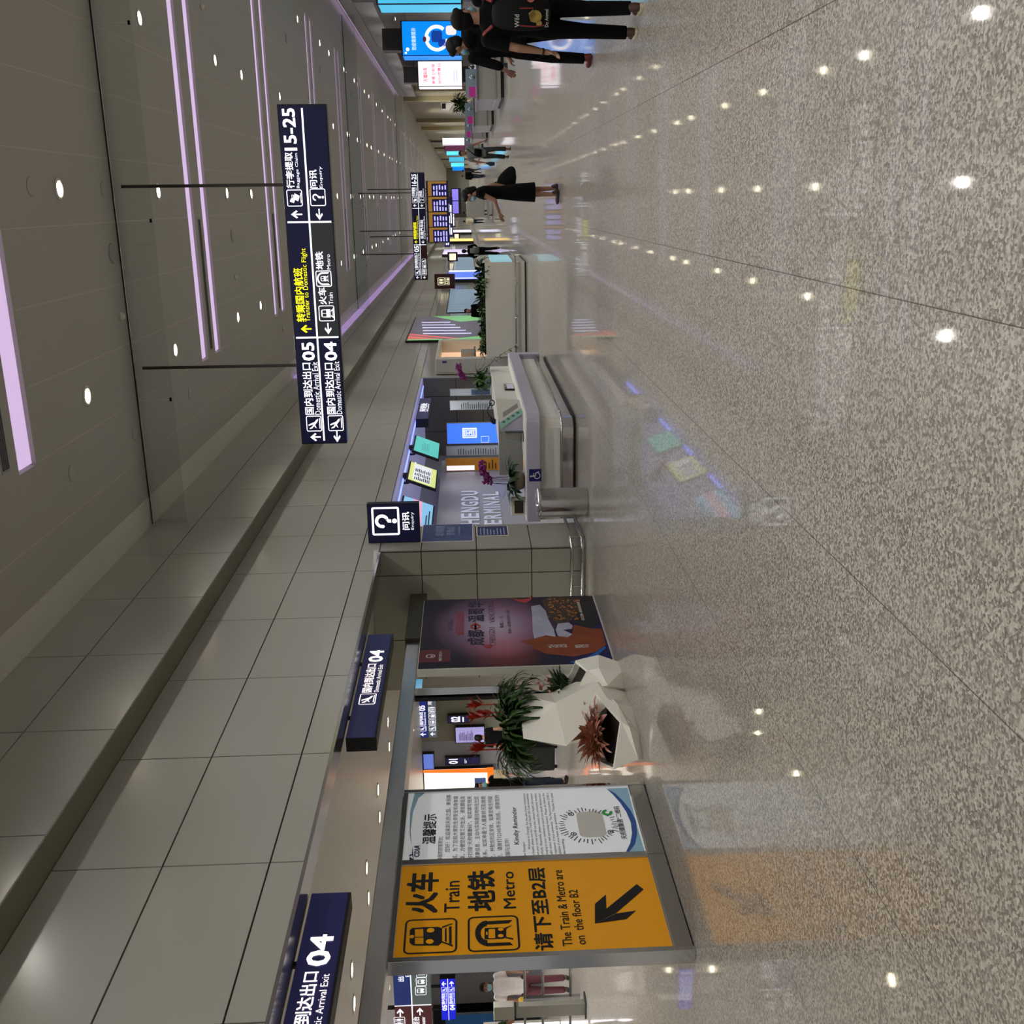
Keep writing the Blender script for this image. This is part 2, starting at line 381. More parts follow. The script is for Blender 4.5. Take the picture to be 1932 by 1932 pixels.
for a, b in ((-5.12, -4.77), (-6.12, -5.12), (-6.92, -6.12)):
    for z0, z1 in ((0, .76), (.76, 1.545), (1.545, 2.33), (2.33, 3.05)): pr.box(a + .007, b - .007, 13.77, 13.79, z0 + .007, z1 - .007)
pr.box(-5.2, -4.77, 14.89, 14.91, 0, 2.9)
struct('wall_left_pier', pr, M('pier_panel', (150, 148, 138), .4, var=.03, scale=.4))
struct('wall_left_pier_backing', MB().box(-6.9, XW - .016, 13.785, 14.892, 0, 2.92), m_dark)
struct('trim_1', MB().box(-5.02, XW - .005, -8, 13.77, 2.9, 2.93), m_steel)                         # steel edge under the fascia
struct('ceiling_exit', MB().box(-45, -5.02, -8, 40, 3.05, 3.2).box(-5.04, -5.0, -8, 13.77, 2.92, 3.05), M('exit_ceiling', (190, 186, 176), .35))
struct('wall_exit_back', MB().box(-13.55, -7.2, 24.0, 24.3, 0, 3.05), M('exit_wall_olive', (146, 144, 132), .5, scale=.6))
struct('wall_exit_side', MB().box(-22, -13.56, 24.0, 24.3, 0, 3.05), M('exit_wall_lavender', (160, 160, 172), .5))
struct('wall_exit_booth', MB().box(-7.3, -7.22, 14.9, 24, 0, 3.05), m_grey)
struct('wall_exit_dark', MB().box(-45, -22, 24.0, 24.3, 0, 3.05), M('exit_window_night', (22, 30, 44), .15, scale=.5, var=.3))
# steel portal over the exit
struct('trim_2', MB().box(-5.75, -5.45, -6, 12.2, 2.315, 2.48), m_wavy, bev=.008)
struct('trim_3', MB().box(-5.55, -5.45, at(850, 1297, x=-5.45).y, at(850, 1279, x=-5.45).y, 0, 2.315), m_steel2, bev=.006)
struct('trim_4', MB().box(-5.75, -5.4, 12.21, 13.77, 2.27, 2.5), M('portal_olive', (72, 72, 62), .5))
struct('door_1', MB().box(-5.6, -5.56, at(850, 1316, x=-5.56).y, at(850, 1290, x=-5.56).y, 0, 2.32), m_black)
# booth of the information desk
struct('ceiling_booth', MB().box(-7.2, XW - .02, 14.9, 28.72, 2.86, 2.92), M('booth_ceiling_glow', (150, 150, 196), .35, emit=.4))  # lavender booth light put into the ceiling as colour and glow
struct('wall_booth_back', MB().box(-6.62, -6.5, 14.9, 26, 0, 2.34).box(-7.2, -7.0, 14.9, 28.7, 0, 2.9), M('booth_wall', (180, 180, 176), .45, var=.04, scale=1))
bw = MB()
for a, b in ((-5.3, -4.77), (-6.3, -5.3), (-7.2, -6.3)):
    for z0, z1 in ((0, 1.2), (1.2, 1.95), (1.95, 2.86)): bw.box(a + .008, b - .008, 28.6, 28.62, z0 + .008, z1 - .008)
struct('wall_booth_end', bw, M('booth_end', (116, 113, 100), .5)); struct('wall_booth_end_backing', MB().box(-7.2, -4.78, 28.62, 28.7, 0, 2.9), m_dark)
struct('wall_booth_end_edge', MB().box(-4.78, XW, 28.58, 28.72, 0, 2.92), m_fasc)
# right side
struct('wall_right_bulkhead', MB().box(7.0, 9, -8, 78.4, 5.53, 6.0).box(7.03, 9, -8, 78.4, 5.49, 5.53).box(7.0, 9, -8, 78.4, 4.8, 5.49), M('bulkhead', (188, 184, 178), .4))
struct('wall_right', MB().box(10.5, 10.7, -8, 79, 0, 6.2).box(9, 10.5, 78.4, 78.6, 0, 6.2), M('shop_wall', (150, 146, 142), .3, scale=.5, var=.2))
struct('ceiling_right', MB().box(7.1, 10.6, -8, 78.4, 4.78, 4.8), M('shop_ceiling', (60, 60, 66), .12, spec=.8))
struct('wall_right_far', MB().box(7.9, 8.1, 78.6, END, 0, H), M('beige_wall', (148, 140, 116), .45))
pl = MB()
for y in (80.5, 88, 112, 124, 150, 175): pl.box(7.55, 7.9, y, y + 1.1, 0, H)
struct('wall_right_pilasters', pl, M('beige_pilaster', (176, 164, 128), .4))
struct('wall_far', MB().box(-5, 9, END, END + .3, 0, H), M('far_wall', (150, 148, 138), .5))
struct('baseboard_left', MB().box(XW, XW + .012, 28.72, END, 0, .12), m_steel)

# ================================================================== ceiling things
def ordinal(n):
    if n > 19: return ['twenty', 'thirty', 'forty', 'fifty', 'sixty', 'seventy', 'eighty'][n // 10 - 2] + '-' + ['first', 'second', 'third', 'fourth', 'fifth', 'sixth', 'seventh', 'eighth', 'ninth', 'tenth'][n % 10]
    return ['nearest', 'second', 'third', 'fourth', 'fifth', 'sixth', 'seventh', 'eighth', 'ninth', 'tenth', 'eleventh', 'twelfth', 'thirteenth', 'fourteenth', 'fifteenth', 'sixteenth', 'seventeenth', 'eighteenth', 'nineteenth', 'twentieth'][n]
for i, y in enumerate(COVES):
    t = thing('cove_light', f'pair of long pink lit slots across the white ceiling, {ordinal(i)} pair from the viewer', 'ceiling light', (1.37, y, H), 'pink cove lights across the ceiling')
    for s in (-1, 1): obj('light_strip', MB().box(cx0 + .02, cx1 - .02, y + s * .5 - .215, y + s * .5 + .215, H + .045, H + .09), m_cove, t)
    if i < 7:
        d = thing('air_diffuser', f'dark slotted air diffuser between the {ordinal(i)} pair of pink ceiling slots', 'air vent', (-1.2, y, H), 'linear air diffusers')
        for x0 in (-2.55,) if i else (-2.55, -.1):
            obj('frame', MB().box(x0, x0 + 2.3, y - .09, y + .09, H - .006, H + .001), m_grey, d)
            sl = MB(); [sl.box(x0 + .03, x0 + 2.27, y - .075 + q * .04, y - .05 + q * .04, H - .009, H - .003) for q in range(4)]
            obj('slots', sl, m_black, d)
# left: glowing band painted for pink light washing the wall; right: cove slot
for nm, lb, x0, x1, y0, y1 in (('left', 'long pink glow of washed light, added along the top of the left wall', XU + .002, XU + .03, 27, 180), ('right', 'long pink lit slot above the right bulkhead', 7.05, 7.3, -7, 78)):
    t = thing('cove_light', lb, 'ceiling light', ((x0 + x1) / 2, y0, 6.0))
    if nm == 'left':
        obj('light_strip', MB().box(x0, x1, y0, y1, 5.93, 6.19), M('wall_wash_glow', (190, 160, 222), .6, emit=.5, var=.15, scale=1.5), t)
    else: obj('light_strip', MB().box(x0, x1, y0, y1, 6.01, 6.05), m_cove, t)

DY = [12.5, 16.46, 21.16, 23.56] + [v + 15.85 * k for k in range(1, 19) for v in (12.4, 16.46, 21.16, 23.56)]
DY = [y for y in DY if y < 297]
DX = [-2.22, .17, 2.56, 4.97]
m_lens = M('downlight_lens', (255, 240, 206), .3, emit=36, var=.01)
proto = None
def copy_light():
    c = proto.copy(); C.objects.link(c)
    for ch in proto.children:
        if ch.type == 'MESH':
            d = ch.copy(); d.parent = c; C.objects.link(d)
    return c
for r, x in enumerate(DX):
    for k, y in enumerate(DY):
        lb = f'round lit downlight in the {["leftmost", "second", "third", "fourth"][r]} ceiling row from the left wall, ' + f'{ordinal(k)} along it'
        if proto is None:
            proto = thing('downlight', lb, 'ceiling light', (x, y, H))
            obj('trim_ring', MB().lathe([(.085, 0), (.125, 0), (.125, -.012), (.1, -.02), (.085, -.012), (.085, 0)], (x, y, H), 20, False), m_white, proto, smooth=True)
            obj('lens', MB().lathe([(.0, -.009), (.088, -.009), (.088, -.004), (0, -.004)], (x, y, H), 20), m_lens, proto)
            o = proto
        else: o = copy_light()
        o.location = (x, y, H); o['label'] = lb; o['group'] = 'round ceiling downlights'
        if y < 80 or k % 4 == r:
            l = bpy.data.lights.new('lamp', 'SPOT'); l.energy = 180 if y < 80 else 1300; l.color = WARM; l.spot_size = math.radians(146); l.spot_blend = .7; l.shadow_soft_size = .08; l.specular_factor = 0
            q = bpy.data.objects.new('lamp', l); q.location = (0, 0, -.03); q.parent = o; C.objects.link(q)
# two rows behind and above the viewer that light the near floor
for r, x in enumerate(DX):
    for i, y in enumerate((8.8, 4.9, .6, -3.4)):
        l = bpy.data.lights.new('lamp', 'SPOT'); l.energy = 180; l.color = WARM; l.spot_size = math.radians(146); l.spot_blend = .7; l.shadow_soft_size = .08; l.specular_factor = 0
        o = copy_light(); o.location = (x, y, H); o['label'] = f'round lit downlight {["just before", "just over", "just behind", "well behind"][i]} the viewer in the {["leftmost", "second", "third", "fourth"][r]} ceiling row'; o['group'] = 'downlights overhead'
        q = bpy.data.objects.new('lamp', l); q.location = (0, 0, -.03); q.parent = o; C.objects.link(q)

# small fittings on the ceiling
nfit = {}
for px, py, kind in ((57, 352, 'ring'), (135, 893, 'ring'), (195, 357, 'ring'), (211, 478, 'speaker'), (228, 597, 'detector'), (254, 818, 'ring'), (358, 742, 'ring'), (379, 13, 'detector'), (438, 445, 'speaker'), (443, 523, 'detector'), (533, 620, 'detector'), (540, 73, 'speaker'), (604, 131, 'speaker'), (662, 178, 'speaker')):
    p = at(px, py, z=H); nfit[kind] = nfit.get(kind, -1) + 1; nth = ordinal(nfit[kind]) + ' of its kind from the viewer'
    if kind == 'speaker': o = obj('ceiling_speaker', MB().lathe([(.13, 0), (.13, -.008), (.115, -.016), (0, -.012)], p, 20), m_grey, smooth=True)
    elif kind == 'ring': o = obj('ceiling_cover', MB().lathe([(.1, 0), (.1, -.006), (.09, -.01), (0, -.008)], p, 20), m_ceil, smooth=True)
    else: o = obj('smoke_detector', MB().lathe([(.055, 0), (.055, -.02), (.04, -.035), (.038, -.05), (0, -.055)], p, 16), m_white, smooth=True)
    recenter(o); tag(o, {'speaker': 'flat grey round ceiling speaker, ', 'ring': 'flat white round ceiling cover plate, ', 'detector': 'small white domed smoke detector, '}[kind] + nth, 'ceiling fitting', 'small ceiling fittings')

# glass smoke curtains
m_pane = glass('curtain_glass', (.92, .945, .935))
for i, (y, lb) in enumerate(((14.35, 'clear glass smoke curtain hanging from the ceiling above the near sign'), (44.5, 'clear glass smoke curtain hanging from the ceiling short of the far sign'), (77, 'clear glass smoke curtain far behind the departure board'))):
    t = thing('smoke_curtain', lb, 'glass curtain', (1.3, y, 5.72), 'glass smoke curtains')
    obj('channel', MB().box(XU + .01, XR, y - .01, y + .01, H - .018, H - .001), m_black, t)
    xs = [XU + .01] + [-.22 + 2.4 * k for k in range(-1, 4) if -.22 + 2.4 * k < XR] + [XR]
    for a, b in zip(xs, xs[1:]):
        obj('pane', MB().box(a + .006, b - .006, y - .005, y + .005, 5.72, H - .02), m_pane, t)
        for c in (a, b):
            if XU + .2 < c < XR - .2: obj('clamp', MB().box(c - .025, c + .025, y - .011, y + .011, 5.745, 5.77), m_steel, t)
# ================================================================== hanging signs
m_navy = M('sign_navy', (10, 12, 52), .35, emit=.25, var=.02); m_navy2 = M('sign_blue', (36, 38, 92), .3, emit=.25, var=.02)
m_char = M('sign_charcoal', (46, 50, 54), .35, emit=.25, var=.02); m_lit = M('lit_white', (246, 246, 255), .4, emit=1.0, var=.01)
m_lity = M('lit_yellow', (255, 246, 20), .4, emit=.95, var=.01); m_maroon = M('sign_maroon', (52, 16, 18), .35, emit=.15, var=.02)
m_signcase = M('sign_case', (18, 19, 24), .3); m_rod = M('rod_dark', (44, 38, 34), .5)

def route_sign(y, X0, X1, Z0, Z1, rods, label, far):
    t = thing('direction_sign', label, 'sign', ((X0 + X1) / 2, y, Z0))
    F = YF(y)
    obj('case', MB().box(X0, X1, y, y + .14, Z0, Z1), m_signcase, t, bev=.006)
    d1, d2 = X0 + (X1 - X0) * .334, X0 + (X1 - X0) * .674; zm = (Z0 + Z1) / 2
    w = X1 - X0; h = zm - Z0
    def face(nm, a, b, c, d, m): obj(nm, G(F, .003).rect(a, b, c, d), m, t)
    e = .015
    cells = {(0, 1): m_navy, (0, 0): m_maroon if far else m_navy, (1, 1): m_navy, (1, 0): m_navy if far else m_char, (2, 1): m_navy, (2, 0): m_navy}
    xs = [X0 + e, d1, d2, X1 - e]
    for (i, j), m in cells.items(): face('sign_panel', xs[i], (zm if j else Z0 + e), xs[i + 1], (Z1 - e if j else zm), m)
    dv = G(F, .006); lw = .012
    dv.rect(X0 + .05, zm - lw, X1 - .05, zm + lw)
    for d in (d1, d2): dv.rect(d - lw, Z0 + .03, d + lw, Z1 - .03)
    obj('divider', dv, m_lit, t)
    wts = [G(F, .006) for _ in range(3)]; wt = wts[2]; yl = G(F, .006)
    if not far:
        wt.ptext('15-25', (560.6, 283.2), (532, 205), .03).ptext('行李提取', (555.9, 355), (536.3, 287.9), .022).ptext('Baggage Claim', (567, 355), (555.5, 288.8), .008).picon('bag', (571.7, 389.4), (540, 357.8))
        wt.parrow((571, 412), (548.5, 397), 'up')
        wt.ptext('问讯', (599.3, 355), (583, 320.5), .022).ptext('Enquiry', (610.5, 355), (601, 314), .008).picon('q', (615.5, 388.5), (583.8, 355.9)).parrow((610, 415), (595, 394), 'left')
        yl.ptext('转乘国内航班', (577.3, 606.7), (553, 506), .022).ptext('Transfer to Domestic Flight', (588.5, 606.7), (567, 468.6), .008).parrow((588.5, 628), (567, 613), 'up')
        wt = wts[1]
        wt.picon('metro', (626.7, 540.6), (595, 510.7)).ptext('地铁', (611, 508), (594.5, 475), .022).ptext('Metro', (624, 508), (615.5, 479.8), .008)
        wt.picon('train', (632.3, 605.8), (600.5, 576.5)).ptext('火车', (616.8, 574), (600.1, 543), .022).ptext('Train', (629, 574), (619.5, 551.7), .008).parrow((626.7, 630.5), (611.8, 609.5), 'left')
        wt = wts[0]
        wt.ptext('05', (594, 679.4), (569.3, 646.8), .03).ptext('04', (636, 679.4), (611.8, 645.8), .03)
        wt.ptext('国内到达出口', (593, 781.9), (569, 685), .022).ptext('Domestic Arrival Exit', (606, 781.9), (588, 683), .008).ptext('国内到达出口', (634, 781), (611, 685), .022).ptext('Domestic Arrival Exit', (646, 781), (629, 682), .008)
        wt.picon('plane', (608, 813.5), (577, 784.6)).picon('plane', (649, 812.6), (618, 783.7)).parrow((606, 832), (585, 817), 'up').parrow((643.5, 834), (628.6, 812.5), 'left')
    else:
        q = lambda i, j, f0, f1, g0, g1: (xs[i] + f0 * (xs[i + 1] - xs[i]), (zm if j else Z0) + g0 * h, xs[i] + f1 * (xs[i + 1] - xs[i]), (zm if j else Z0) + g1 * h)
        wt = wts[0]
        wt.arrow(*q(0, 1, .03, .1, .3, .75), 'up').icon('plane', *q(0, 1, .13, .3, .15, .85)).text('国内到达出口', *q(0, 1, .33, .76, .42, .88), .03).text('Domestic Arrival Exit', *q(0, 1, .33, .76, .14, .36), .008).text('05', *q(0, 1, .8, .97, .18, .84), .03)
        wt.arrow(*q(0, 0, .03, .1, .3, .75), 'left').icon('toilet', *q(0, 0, .13, .3, .15, .85)).icon('lift', *q(0, 0, .31, .45, .2, .8)).icon('wheel', *q(0, 0, .46, .6, .2, .8))
        yl.arrow(*q(1, 1, .04, .12, .3, .75), 'up').text('转乘国内航班', *q(1, 1, .16, .62, .42, .88), .03).text('Transfer to Domestic Flight', *q(1, 1, .16, .8, .12, .36), .008)
        wt = wts[1]
        wt.arrow(*q(1, 0, .04, .12, .3, .75), 'left').text('长途汽车站', *q(1, 0, .16, .68, .42, .88), .03).text('Long Distance Bus', *q(1, 0, .16, .78, .12, .36), .008)
        wt = wts[2]
        wt.arrow(*q(2, 1, .04, .12, .3, .75), 'up').icon('bag', *q(2, 1, .15, .32, .15, .85)).text('行李提取', *q(2, 1, .34, .6, .42, .88), .03).text('Baggage Claim', *q(2, 1, .34, .6, .12, .36), .008).text('16-25', *q(2, 1, .64, .96, .18, .84), .03)
        wt.arrow(*q(2, 0, .04, .12, .3, .75), 'left').icon('q', *q(2, 0, .15, .32, .15, .85)).text('问讯', *q(2, 0, .34, .5, .42, .88), .03).text('Enquiry', *q(2, 0, .34, .56, .12, .36), .008)
    for wt in wts: obj('lettering', wt, m_lit, t)
    obj('yellow_lettering', yl, m_lity, t, label='yellow transfer lettering and arrow')
    for x in rods: obj('rod', MB().cyl((x, y + .07, Z1 - .01), (x, y + .07, H), .022), m_rod, t)
    return t
route_sign(14.7, -3.385, 1.235, 3.39, 4.045, (.22, -2.24), 'large dark blue overhead sign to baggage claim 15-25, exits 05 and 04', False)
route_sign(47.2, -3.44, 1.14, 3.29, 3.9, (.3, -1.3, -2.3), 'smaller-looking dark blue overhead sign reading 16-25, far down the hall', True)

# small enquiry sign on the pier
t = thing('enquiry_sign', 'small dark blue lit sign with a big white question mark on the grey pier', 'sign', (-4.5, 14.15, 2.4))
F = YF(14.15); (a0, b0), (a1, b1) = F.px(793, 1016), F.px(691.5, 951.5); a0 = XW + .002
obj('case', MB().box(a0, a1, 14.152, 14.27, b0, b1), m_signcase, t, bev=.005)
obj('sign_panel', G(F, .002).rect(a0 + .012, b0 + .012, a1 - .012, b1 - .012), m_navy, t)
g = G(F, .005)
c0, c1 = F.px(755, 1009), F.px(700, 957); g.frame(*c0, *c1, .03, .03)
wq, hq = c1[0] - c0[0], c1[1] - c0[1]; mx_, my_ = (c0[0] + c1[0]) / 2, (c0[1] + c1[1]) / 2
g.arc(mx_, my_ + .13 * hq, .24 * wq, .11 * wq, 190, -60, n=24); g.disc(mx_ - .185 * wq, my_ + .1 * hq, .055 * wq)
g.poly([(mx_ + .03 * wq, my_ - .02 * hq), (mx_ + .14 * wq, my_ - .06 * hq), (mx_ + .065 * wq, my_ - .12 * hq), (mx_ + .06 * wq, my_ - .2 * hq), (mx_ - .06 * wq, my_ - .2 * hq), (mx_ - .05 * wq, my_ - .08 * hq)])
g.disc(mx_, my_ - .32 * hq, .085 * wq)
g.ptext('问讯', (773, 999), (758.5, 966), .03).ptext('Enquiry', (782.5, 999), (774.5, 966), .008)
obj('lettering', g, m_lit, t)

# exit 04 signs under the fascia
def exit_sign(y0, y1, label, x=-5.02):
    z0, z1 = 2.585, 2.885; L = y1 - y0
    t = thing('exit_sign', label, 'sign', (x - .06, (y0 + y1) / 2, z0), 'exit 04 signs'); F = XF(x, y0, z0); h = z1 - z0
    obj('case', MB().box(x - .15, x - .002, y0, y1, z0, z1), m_black, t, bev=.004)
    obj('sign_panel', G(F, .0).rect(.004, .02, L - .004, h - .004), m_navy2, t)
    for f_ in (.22, .73): obj('bracket', MB().box(x - .09, x - .06, y0 + f_ * L - .02, y0 + f_ * L + .02, z1 - .002, 3.05), m_black, t)
    g = G(F, .004); q = lambda a: a * L
    g.icon('plane', q(.275), .07, q(.372), .245); g.text('国内到达出口', q(.385), .13, q(.665), .235, .022); g.text('Domestic Arrival Exit', q(.385), .055, q(.655), .105, .008); g.text('04', q(.69), .075, q(.81), .23, .03)
    obj('lettering', g, M('lit_warm_white', (255, 246, 240), .4, emit=1.2, var=.01), t)
    return t
exit_sign(9.0, 11.5, 'long dark blue exit 04 sign under the fascia, the whole of it in view')
exit_sign(4.15, 6.66, 'long dark blue exit 04 sign nearest the viewer, cut by the picture edge')

# ================================================================== sign pylon
m_yel = M('pylon_yellow', (214, 146, 8), .18, coat=.3, emit=.16, var=.02, scale=1); m_ink = M('ink_black', (14, 16, 18), .35)  # yellow has a glow added to brighten the panel
m_paper = M('pylon_white', (226, 230, 234), .22, coat=.3, emit=.2, var=.01); m_bl = M('swoosh_blue', (44, 86, 160), .4); m_lb = M('swoosh_light', (150, 196, 222), .4); m_txt = M('text_grey', (62, 62, 66), .5)  # white panel also given a glow to brighten it
x0 = -5.4; yl, yr, zt = 6.33, 8.655, 2.31
t = thing('sign_pylon', 'free-standing steel sign pylon with a yellow train and metro panel and a white notice', 'sign', (x0 - .14, (yl + yr) / 2, 0))
fr = MB().box(x0 - .12, x0 - .03, yl + .05, yr - .05, .001, .02)
fr.box(x0 - .125, x0, yl, yl + .05, .0, zt).box(x0 - .125, x0, yr - .05, yr, 0, zt).box(x0 - .125, x0, 7.49, 7.56, .17, zt - .04).box(x0 - .124, x0 - .001, yl + .05, yr - .05, zt - .045, zt - .001).box(x0 - .125, x0 - .02, yl + .05, yr - .05, .165, zt - .05)
obj('frame', fr, m_steel2, t, bev=.004)
pb = MB()
for a, b in ((yl + .052, 7.52), (7.526, yr - .052)): pb.box(x0 - .05, x0 - .004, a, b, .012, .155)
obj('plinth', pb, m_steel, t, bev=.003)
F = XF(x0 - .018)
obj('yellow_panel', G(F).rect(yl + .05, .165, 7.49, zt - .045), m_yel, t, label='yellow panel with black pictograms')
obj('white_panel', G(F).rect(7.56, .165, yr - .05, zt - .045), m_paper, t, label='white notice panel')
g = G(F, .005); W_ = lambda r, x: (720 + x / 6.44, 1632 + r / 6.44); V_ = lambda r, x: (700 + x / 3.019, 1432 + r / 3.019)
for (lx, lr), (rx, rr) in (((918, 1068), (290, 672)), ((1690, 1040), (1045, 638))):
    a0, b0 = F.px(*W_(lr, lx)); a1, b1 = F.px(*W_(rr, rx)); g.frame(a0, b0, a1, b1, .016, .05)
g.ptext('火车', W_(580, 670), W_(112, 328), .035).ptext('Train', W_(575, 945), W_(205, 772), .012).ptext('地铁', W_(552, 1385), W_(85, 1052), .035).ptext('Metro', W_(530, 1635), W_(90, 1462), .012)
g.ptext('请下至B2层', V_(1088, 1042), V_(625, 892), .03).ltext('The Train & Metro are', V_, 1068, 1150, 1094, 632, .012).ltext('on  the floor B2', V_, 1058, 1226, 1172, 745, .012)
g.ppoly([V_(940, 1275), V_(830, 1275), V_(775, 1338), V_(858, 1340), V_(880, 1385), V_(913, 1455)][:0] or [V_(940, 1275), V_(828, 1275), V_(774, 1338), V_(855, 1341)])
g.ppoly([V_(940, 1275), V_(865, 1510), V_(913, 1455)][:0] or [V_(940, 1275), V_(882, 1400), V_(866, 1510), V_(915, 1455)])
g.ppoly([V_(940, 1275), V_(855, 1341), V_(715, 1513), V_(745, 1553), V_(882, 1395)])
# train pictogram
w = lambda pts: g.ppoly([W_(r, x) for r, x in pts])
w([(985, 510), (760, 505), (758, 690), (775, 735), (945, 735), (985, 690)]); w([(948, 340), (800, 342), (770, 375), (770, 405), (985, 405), (978, 370)])
w([(985, 400), (967, 400), (965, 515), (985, 515)]); w([(788, 400), (770, 400), (762, 515), (780, 515)]); w([(889, 400), (880, 400), (876, 515), (885, 515)])
w([(755, 730), (775, 735), (720, 872), (715, 850)]); w([(930, 730), (950, 735), (1000, 868), (975, 865)]); w([(935, 768), (775, 768), (770, 790), (940, 792)]); w([(960, 820), (755, 818), (748, 850), (965, 852)])
# metro pictogram
a0, b0 = F.px(*W_(990, 1280)); a1, b1 = F.px(*W_(680, 1280)); cx_ = (a0 + a1) / 2
at_, bt_ = F.px(*W_(835, 1128)); g.arc(cx_, b0 - .005, (a1 - a0) / 2, .065, 0, 180, n=24, ry=bt_ - b0)
w([(995, 1275), (955, 1275), (945, 1560), (980, 1600)]); w([(690, 1275), (730, 1275), (715, 1545), (672, 1590)])
w([(908, 1250), (772, 1252), (770, 1300), (908, 1296)]); w([(908, 1290), (895, 1290), (895, 1385), (908, 1385)]); w([(785, 1290), (771, 1290), (768, 1385), (780, 1385)]); w([(905, 1380), (765, 1378), (765, 1470), (785, 1515), (885, 1515), (905, 1470)])
w([(880, 1515), (895, 1505), (915, 1600), (895, 1600)]); w([(770, 1490), (785, 1510), (735, 1590), (740, 1570)])
obj('lettering', g, m_ink, t, label='black lettering, arrow and pictograms')
yd = G(F, .007); 
for r, x in ((938, 585), (802, 595)): yd.disc(*F.px(*W_(r, x)), .026, .03, 14)
for r, x in ((868, 1448), (790, 1448)): yd.disc(*F.px(*W_(r, x)), .018, .022, 12)
yd.disc(*F.px(*W_(880, 368)), .018); yd.ppoly([W_(858, 1268), W_(822, 1268), W_(822, 1288), W_(858, 1288)])
obj('pictogram_lamps', yd, m_yel, t)
# white notice
K = lambda r, x: (720 + x / 3.45, 1080 + r / 3.45)
g = G(F, .005)
g.ptext('温馨提示', K(1768, 350), K(1578, 276), .022)
obj('title', g, m_ink, t)
lines = ['尊敬的旅客朋友：', '您好！欢迎来到天府之国、美丽蓉', '城。为了您和大家的生命安全和身体健', '康，方便您在蓉工作生活，请抵蓉后及', '时扫描“天府健康码”，如实填写相关', '健康信息，主动与实际居住地所在社区', '联系，如实申报个人健康状况及旅居', '史，并配合社区安排，如果您有任何疑', '问，请拨打12345市长热线，感谢您的', '理解与支持！']
rw_ = [(1880, 1718), (1822, 1450)] + [(1872, 1458)] * 6 + [(1868, 1450), (1866, 1735)]
g = G(F, .005)
for i, (s_, (rl, rr)) in enumerate(zip(lines, rw_)): g.ltext(s_, K, rl, 395 + i * 49.4, 361 + i * 49.4, rr, .0)
g.ltext('Kindly Reminder', K, 1772, 905, 864, 1528, .012)
en = ['Dear Passengers:', 'Welcome to Chengdu. For the sake of your convenience', 'and health, please scan the Tianfu Health QR Code immediately', 'upon your arrival and fill out the relevant health information', 'truthfully. Meanwhile, please contact the community workers', 'belonging to your residence to ensure you should disclose your', 'health status and upcoming history. Please do follow the', "arrangements of your community. The Mayor's hotline 12345 is", 'available if you have any questions. Thanks for your', 'understanding.']
for i, s_ in enumerate(en):
    xb = 946 + i * 29; lf = (1858, 1805, 1858, 1858, 1858, 1856, 1856, 1855, 1855, 1855)[i]; rr_ = (1755, 1440, 1440, 1440, 1438, 1438, 1438, 1436, 1434, 1735)[i]
    g.ltext(s_, K, lf, xb, xb - 22, rr_)
g.ltext('天府健康通”二维码', K, 1738, 1600, 1560, 1522, .02)
ca, cb = F.px(*K(1645, 1345))
for i in range(44):                                  # rays around the round code plate
    th = 2 * math.pi * i / 44 + R.uniform(-.03, .03); k = R.uniform(1.25, 1.5); q = R.uniform(1.02, 1.15)
    g.line((ca + .2 * q * math.cos(th), cb + .2 * q * math.sin(th)), (ca + .2 * k * math.cos(th), cb + .2 * k * math.sin(th)), .009)
for r, x in ((1705, 1250), (1577, 1233), (1690, 1490)): a, b = F.px(*K(r, x)); g.arc(a, b, .028, .009, 0, 360); g.disc(a, b, .01)
obj('notice_text', g, m_txt, t)
g = G(F, .004); a0, b0 = F.px(*K(1722, 1470)); a1, b1 = F.px(*K(1562, 1262)); g.rrect(a0, b0, a1, b1, .06); obj('code_plate', g, M('plate_grey', (206, 204, 198), .4), t)
g = G(F, .006); a, b = F.px(*K(1566, 1468)); g.arc(a, b, .05, .03, 0, 300); obj('green_badge', g, M('badge_green', (60, 160, 80), .4), t)
g = G(F, .003); ar = [(1410, 1465), (1440, 1520), (1490, 1572), (1550, 1620), (1620, 1655), (1700, 1664), (1770, 1650), (1835, 1600)]; ib = [(1410, 1465), (1450, 1508), (1500, 1552), (1560, 1592), (1630, 1622), (1700, 1630), (1765, 1618), (1832, 1585)]
for i in range(len(ar) - 1): g.ppoly([K(*ib[i]), K(*ib[i + 1]), K(*ar[i + 1]), K(*ar[i])])
obj('swoosh', g, m_bl, t, label='dark blue curved band')
g = G(F, .0025); edge = [(1405, 1600), (1500, 1640), (1600, 1680), (1700, 1700), (1830, 1712)]
g.ppoly([K(*p) for p in [(1408, 1462), (1440, 1520), (1490, 1572), (1550, 1620), (1620, 1655), (1700, 1664), (1770, 1650), (1835, 1600), (1826, 1716), (1700, 1676), (1403, 1600)]])
g.ppoly([K(*p) for p in [(1440, 280), (1470, 240), (1560, 205), (1680, 190), (1780, 196), (1700, 182), (1560, 185), (1440, 215)]])
obj('light_swoosh', g, m_lb, t, label='light blue curved corner')
g = G(F, .005); K2 = lambda r, x: (700 + x / 3.019, 1432 + r / 3.019)
g.ptext('CDIA', K2(560, 275), K2(497, 250), .04); 
for pts in ([(585, 218), (575, 245), (560, 220)], [(560, 216), (548, 240), (545, 222)], [(585, 245), (545, 240), (500, 238), (545, 232)], [(500, 240), (495, 270), (505, 255)]): g.ppoly([K2(*p) for p in pts])
obj('logo', g, M('logo_navy', (30, 36, 78), .4), t)

